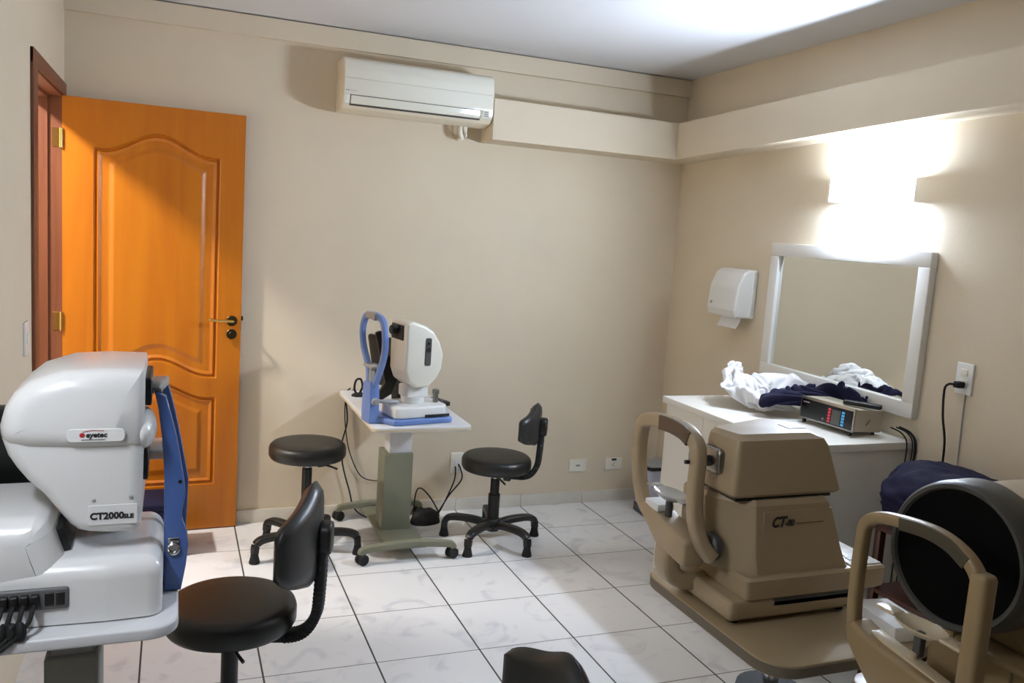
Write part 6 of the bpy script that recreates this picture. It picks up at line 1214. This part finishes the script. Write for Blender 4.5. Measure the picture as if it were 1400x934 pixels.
bm = NB(); hexa(bm, [(-.18, -.1605, .122), (.069, -.1605, .122), (.069, -.150, .122), (-.18, -.150, .122), (-.18, -.1605, .1238), (.068, -.1605, .1238), (.068, -.150, .1238), (-.18, -.150, .1238)]); finish('seam', bm, 'ttanedge', pnl)
text('model_name', 'CT', .034, 'ink', pnl, (-.158, -.1592, .2085), (R(90), 0, 0), .0012, .28, .85)
text('model_number', '-80', .021, 'ink', pnl, (-.120, -.1592, .2095), (R(90), 0, 0), .0004, .2, .9)
bm = NB(); box(bm, -.086, -.008, -.1595, -.1575, .2125, .2145); finish('small_print', bm, 'ttanedge', pnl)
# head: narrow nose, chamfered far side, flat top sloping to its edges
bot = [(.849, -3.042), (.843, -2.932), (1.04, -2.835), (1.14, -2.85), (1.160, -3.042)]
bm = NB(); loft(bm, [(1.076, [(.856, -3.036), (.850, -2.936), (1.04, -2.842), (1.134, -2.857), (1.153, -3.036)]), (1.083, bot),
    (1.190, [(.852, -3.040), (.841, -2.932), (1.04, -2.848), (1.112, -2.872), (1.112, -3.040)]), (1.208, [(.856, -3.036), (.843, -2.934), (1.04, -2.860), (1.110, -2.90), (1.098, -3.036)]),
    (1.219, [(.868, -3.018), (.852, -2.938), (1.04, -2.873), (1.098, -2.925), (1.070, -3.018)])], .014); hd = finish('head', bm, 'beige', tm, 24)
bm = NB(); box(bm, -.25, .02, -.140, .015, .2685, .2785); finish('parting_line', bm, 'black', hd)
bm = NB(); box(bm, -.075, -.025, -.085, -.045, .4185, .4205); finish('top_label', bm, 'ttop', hd)
bm = NB(); prism(bm, rect(-.105, -.030, .318, .378, .014), -.278, -.258, 'x', .007, 3); nz_ = finish('nozzle_block', bm, 'steel', hd)
bm = NB(); cyl(bm, .013, -.292, -.274, (0, -.068, .345), 'x', 18, .003); finish('nozzle', bm, 'dgrey', nz_)
bm = NB(); cyl(bm, .034, -.275, -.25, (0, -.085, .145), 'x', 24, .006); cyl(bm, .02, -.29, -.275, (0, -.085, .145), 'x', 20, .004); finish('lens_port', bm, 'dgrey', md)
bm = NB(); prism(bm, rounded([(.020, .20), (.030, .215), (.020, .232), (.008, .222)], .003), -.115, -.095, 'y', .002, 1); finish('rear_latch', bm, 'black', md)
# headrest frame
X = -.32
bm = NB(); usweep(bm, [(X+.045, .055, .135), (X+.01, .115, .165), (X, .148, .215), (X, .168, .28), (X, .172, .345), (X, .158, .384), (X, .11, .401), (X, .05, .407), (X, -.02, .406), (X, -.064, .393), (X, -.083, .362), (X, -.084, .29), (X+.004, -.086, .22), (X+.02, -.098, .16), (X+.045, -.108, .125)], .017, .016, 6)
hr = finish('headrest', bm, 'beige', tm, 50)
bm = NB(); usweep(bm, [(X-.014, .065, .405), (X-.014, .02, .4075), (X-.014, -.03, .404), (X-.014, -.060, .394)], .0175, .005, 5); finish('forehead_pad', bm, 'brownpad', hr)
bm = NB(); prism(bm, rounded([(-.085, .095), (.04, .110), (.115, .16), (.128, .185), (.10, .195), (-.085, .158)], .01), X-.015, X+.045, 'x', .008, 3); finish('crossbar', bm, 'beige', hr)
bm = NB(); sweep(bm, smooth([(X+.012, .012, .14), (X+.006, .012, .09), (X+.012, .010, .05), (X+.045, .006, .030), (X+.10, .0, .028)], 5, False), rounded([(-.030, -.022), (.030, -.022), (.030, .022), (-.030, .022)], .010, 3), up=(.7, 0, .7)); finish('support_arm', bm, 'beige', hr)
bm = NB(); box(bm, X-.012, X+.035, .045, .105, .180, .198, .003, 2, Matrix.Translation((0, 0, .006))); finish('paper_pad', bm, 'paper', hr)
def dish(bm, cx, cy_, cz, hx_, hy_, dz):
    n = 20; A = []
    for ring, (k, zz) in enumerate(((0, -dz), (.4, -dz*.8), (.75, -dz*.2), (1, dz*.3))):
        A.append([bm.verts.new((cx+hx_*k*math.cos(2*PI*i/n), cy_+hy_*k*math.sin(2*PI*i/n), cz+zz+ (0 if k == 0 else .0))) for i in range(n)] if k else [bm.verts.new((cx, cy_, cz+zz))])
    B = []
    for ring, (k, zz) in enumerate(((1, dz*.3-.004), (.75, -dz*.2-.006), (.4, -dz*.8-.006), (0, -dz-.006))):
        B.append([bm.verts.new((cx+hx_*k*math.cos(2*PI*i/n), cy_+hy_*k*math.sin(2*PI*i/n), cz+zz)) for i in range(n)] if k else [bm.verts.new((cx, cy_, cz+zz))])
    seq = A+B
    for P_, Q in zip(seq, seq[1:]):
        for i in range(n):
            j = (i+1) % n
            if len(P_) == 1: bm.faces.new((P_[0], Q[i], Q[j]))
            elif len(Q) == 1: bm.faces.new((P_[i], P_[j], Q[0]))
            else: bm.faces.new((P_[i], P_[j], Q[j], Q[i]))
bm = NB(); dish(bm, X+.01, .03, .236, .032, .058, .012)
for s in (-1, 1): box(bm, X-.008, X+.028, .03+s*.068-.014, .03+s*.068+.014, .235, .240, .002)
cr_ = finish('chin_rest', bm, 'clear', hr)
bm = NB(); cyl(bm, .009, .16, .225, (X+.01, .03, 0), 'z', 14); finish('chin_rest_stem', bm, 'dgrey', cr_)
bm = NB(); cyl(bm, .005, -.0, .012, (X-.026, -.072, .345), 'x', 12); finish('marker_screw', bm, 'black', hr)
pp_ = thing('paper_box', 'white paper box on the near corner of the tan-topped table', 'box', (1.238, -3.155, ZC), -8)
bm = NB(); box(bm, -.046, .046, -.075, .075, 0, .035, .003); finish('box', bm, 'paper', pp_)

# ------------------------------------------------------------------ front right: black bowl instrument and its table
ZF = .785
ft_ = thing('instrument_table', 'beige table at the right edge carrying the black bowl instrument', 'table', (1.32, -3.54, 0))
bm = NB(); prism(bm, rect(-.36, .40, -.30, .235, .05, 6), ZF-.03, ZF, 'z', .004, 2); finish('tabletop', bm, 'ttan', ft_)
bm = NB(); box(bm, -.06, .10, -.08, .08, .06, ZF-.03, .008); finish('column', bm, 'tgreen', ft_)
for y in (-.22, .2):
    bm = NB(); box(bm, -.26, .30, y-.025, y+.025, .06, .095, .01); f_ = finish('foot', bm, 'tgreen', ft_)
    for x in (-.24, .28): caster(f_, x, y)
bm = NB(); box(bm, -.03, .05, -.2, .18, .06, .08, .004); finish('base_plate', bm, 'tgreen', ft_)

bp_ = thing('bowl_instrument', 'beige instrument with a large black bowl and empty headrest at the right edge', 'instrument', (1.20, -3.44, ZF))
bx = -.12; by = .015; bz = 1.075-ZF
tilt = Matrix.Translation((bx, by, bz)) @ Matrix.Rotation(R(5), 4, 'Z') @ Matrix.Rotation(R(3), 4, 'Y')
bm = NB(); lathe(bm, [(.127, .004), (.131, -.003), (.138, -.004), (.143, .003), (.146, .02), (.148, .075), (.140, .095), (.10, .115), (.05, .12), (0, .12)], 64, (0, 0, 0), 'x', tilt)
dr = finish('bowl_housing', bm, 'rim', bp_, 40)
bm = NB(); lathe(bm, [(.1275, .003), (.125, .015), (.105, .045), (.07, .07), (.03, .085), (.012, .088), (.012, .094), (0, .094)], 64, (0, 0, 0), 'x', tilt); finish('black_bowl', bm, 'bowl', dr, 60)
bm = NB(); box(bm, bx+.122, bx+.36, by-.12, by+.10, bz-.11, bz+.115, .02, 4); finish('rear_case', bm, 'beige2', bp_)
bm = NB(); box(bm, -.04, .20, -.115, .115, .0, .10, .012); box(bm, .02, .24, -.06, .06, .10, .19, .012); finish('base', bm, 'beige2', bp_)
bm = NB(); box(bm, -.042, -.039, -.08, -.075, .01, .09); finish('seam', bm, 'ttanedge', bp_)
bm = NB(); prism(bm, rounded([(.055, .09), (.085, .09), (.085, .135), (.062, .155)], .004), -.04, -.015, 'x', .003, 2); finish('locating_fin', bm, 'beige2', bp_)
X = -.232
bm = NB(); usweep(bm, [(X, .1215, .095), (X, .130, .13), (X, .134, .20), (X, .133, .285), (X, .126, .326), (X, .092, .348), (X, .02, .360), (X, -.04, .362), (X, -.090, .350), (X, -.122, .328), (X, -.138, .296), (X, -.140, .26), (X, -.140, .19), (X, -.137, .095)], .0118, .013, 6)
hr = finish('headrest', bm, 'beige2', bp_, 50)
bm = NB(); usweep(bm, [(X-.010, .038, .3558), (X-.010, -.02, .3612), (X-.010, -.07, .355), (X-.010, -.110, .3365)], .0122, .0045, 5); pad_ = finish('forehead_pad', bm, 'olivepad', hr)
bm = NB(); box(bm, X-.017, X+.018, -.157, -.121, .09, .330, .010); finish('side_upright', bm, 'beige2', hr)
bm = NB(); prism(bm, rounded([(-.157, .0), (.045, .0), (.128, .078), (.140, .112), (.122, .126), (.05, .108), (-.157, .088)], .012), X-.018, X+.036, 'x', .010, 3); finish('crossbar', bm, 'beige2', hr)
bm = NB(); box(bm, X+.0, X+.03, -.1, .10, .092, .108, .003, 2, Matrix.Rotation(R(8), 4, 'X')); cyl(bm, .010, .095, .118, (X+.015, -.005, 0), 'z', 14, .003); finish('tray', bm, 'bone', hr)
bm = NB(); dish(bm, X+.025, -.008, .168, .032, .056, .012)
for s in (-1, 1): box(bm, X+.009, X+.041, -.008+s*.076-.024, -.008+s*.076+.024, .166, .173, .003)
cr_ = finish('chin_rest', bm, 'bone', hr)
bm = NB(); box(bm, X+.018, X+.034, -.016, .0, .11, .158, .002); finish('chin_rest_stem', bm, 'dgrey', cr_)

# ------------------------------------------------------------------ dark wooden trolley with a navy bag
tr = thing('wooden_trolley', 'dark wooden trolley on castors between the desk and the black bowl', 'trolley', (2.11, -2.25, 0))
w, d, zt_ = .27, -.62, .66
for x, y in ((0, 0), (w, 0), (0, d), (w, d)):
    bm = NB(); box(bm, x-.014+.014, x+.028, y-.028, y, .055, zt_-.02, .002); lg_ = finish('leg', bm, 'darkwood', tr); caster(lg_, x+.014, y-.014, 40, .024)
bm = NB(); box(bm, -.01, w+.032, d-.038, .0105, zt_-.02, zt_, .003); finish('top_board', bm, 'darkwood', tr)
bm = NB(); box(bm, .002, w+.026, d-.026, -.002, .40, .418, .002); finish('shelf', bm, 'darkwood', tr)
bm = NB(); box(bm, .002, w+.026, d-.026, -.002, .12, .138, .002); finish('shelf', bm, 'darkwood', tr)
bm = NB(); box(bm, w+.012, w+.024, d-.02, -.03, .138, zt_-.02); finish('back_board', bm, 'darkwood', tr)
tmp = bmesh.new(); bmesh.ops.create_icosphere(tmp, subdivisions=5, radius=1.)
for v in tmp.verts:
    d = v.co.normalized(); p_ = 3.6
    k = (abs(d.x)**p_+abs(d.y)**p_+abs(d.z)**p_)**(-1/p_)
    q = d*k; n1 = noise.noise(q*1.7+Vector((3, 1, 2))); n2 = 1-abs(noise.noise(q*3.1+Vector((9, 4, 1))))*2
    f = 1+.07*n1+.035*n2
    top = .60+.40*(1-max(0, min(1, (-q.x-.15)*.9)))        # slumps towards its front edge
    z = (q.z*.5+.5)*.235*top*f
    v.co = Vector((2.245+q.x*.150*f, -2.445+q.y*.235*f, zt_+.001+max(0, z)))
o = finish('navy_bag', tmp, 'navy', None, 60); tag(o, 'navy blue cloth bag on the dark wooden trolley behind the black bowl', 'bag')

# ------------------------------------------------------------------ lights
def area(name, loc, rot, sx, sy_, power, col=(1, 1, 1), spread=180):
    l = bpy.data.lights.new(name, 'AREA'); l.shape = 'RECTANGLE'; l.size = sx; l.size_y = sy_; l.energy = power; l.color = col; l.spread = R(spread)
    o = link(bpy.data.objects.new(name, l)); o.location = loc; o.rotation_euler = rot; return o
def point(name, loc, power, col=(1, 1, 1), rad=.03):
    l = bpy.data.lights.new(name, 'POINT'); l.energy = power; l.color = col; l.shadow_soft_size = rad
    o = link(bpy.data.objects.new(name, l)); o.location = loc; return o
# fill lamp added outside the frame to brighten the left instrument
sconce(-3.45, XL, 180, 'added closed-front fill lamp on the left wall, outside the frame', glass='white')
area('fill_down', (XL+.05, -3.45, 1.858), (0, 0, 0), .06, .34, 7.5, (.80, .88, 1.))
area('fill_up', (XL+.05, -3.45, 1.962), (PI, 0, 0), .06, .34, 3., (.80, .88, 1.))
area('corridor_lamp', (-1.45, -.72, 2.5), (0, 0, 0), .14, .14, 50, (1., .95, .90))
w_ = bpy.data.worlds.new('world'); SC.world = w_; w_.use_nodes = True
w_.node_tree.nodes['Background'].inputs[0].default_value = (.02, .02, .02, 1)

SC.view_settings.view_transform = 'Standard'; SC.view_settings.look = 'None'
SC.view_settings.exposure = .46; SC.view_settings.gamma = 1.; SC.view_settings.use_curve_mapping = False
SC.cycles.max_bounces = 10; SC.cycles.diffuse_bounces = 6
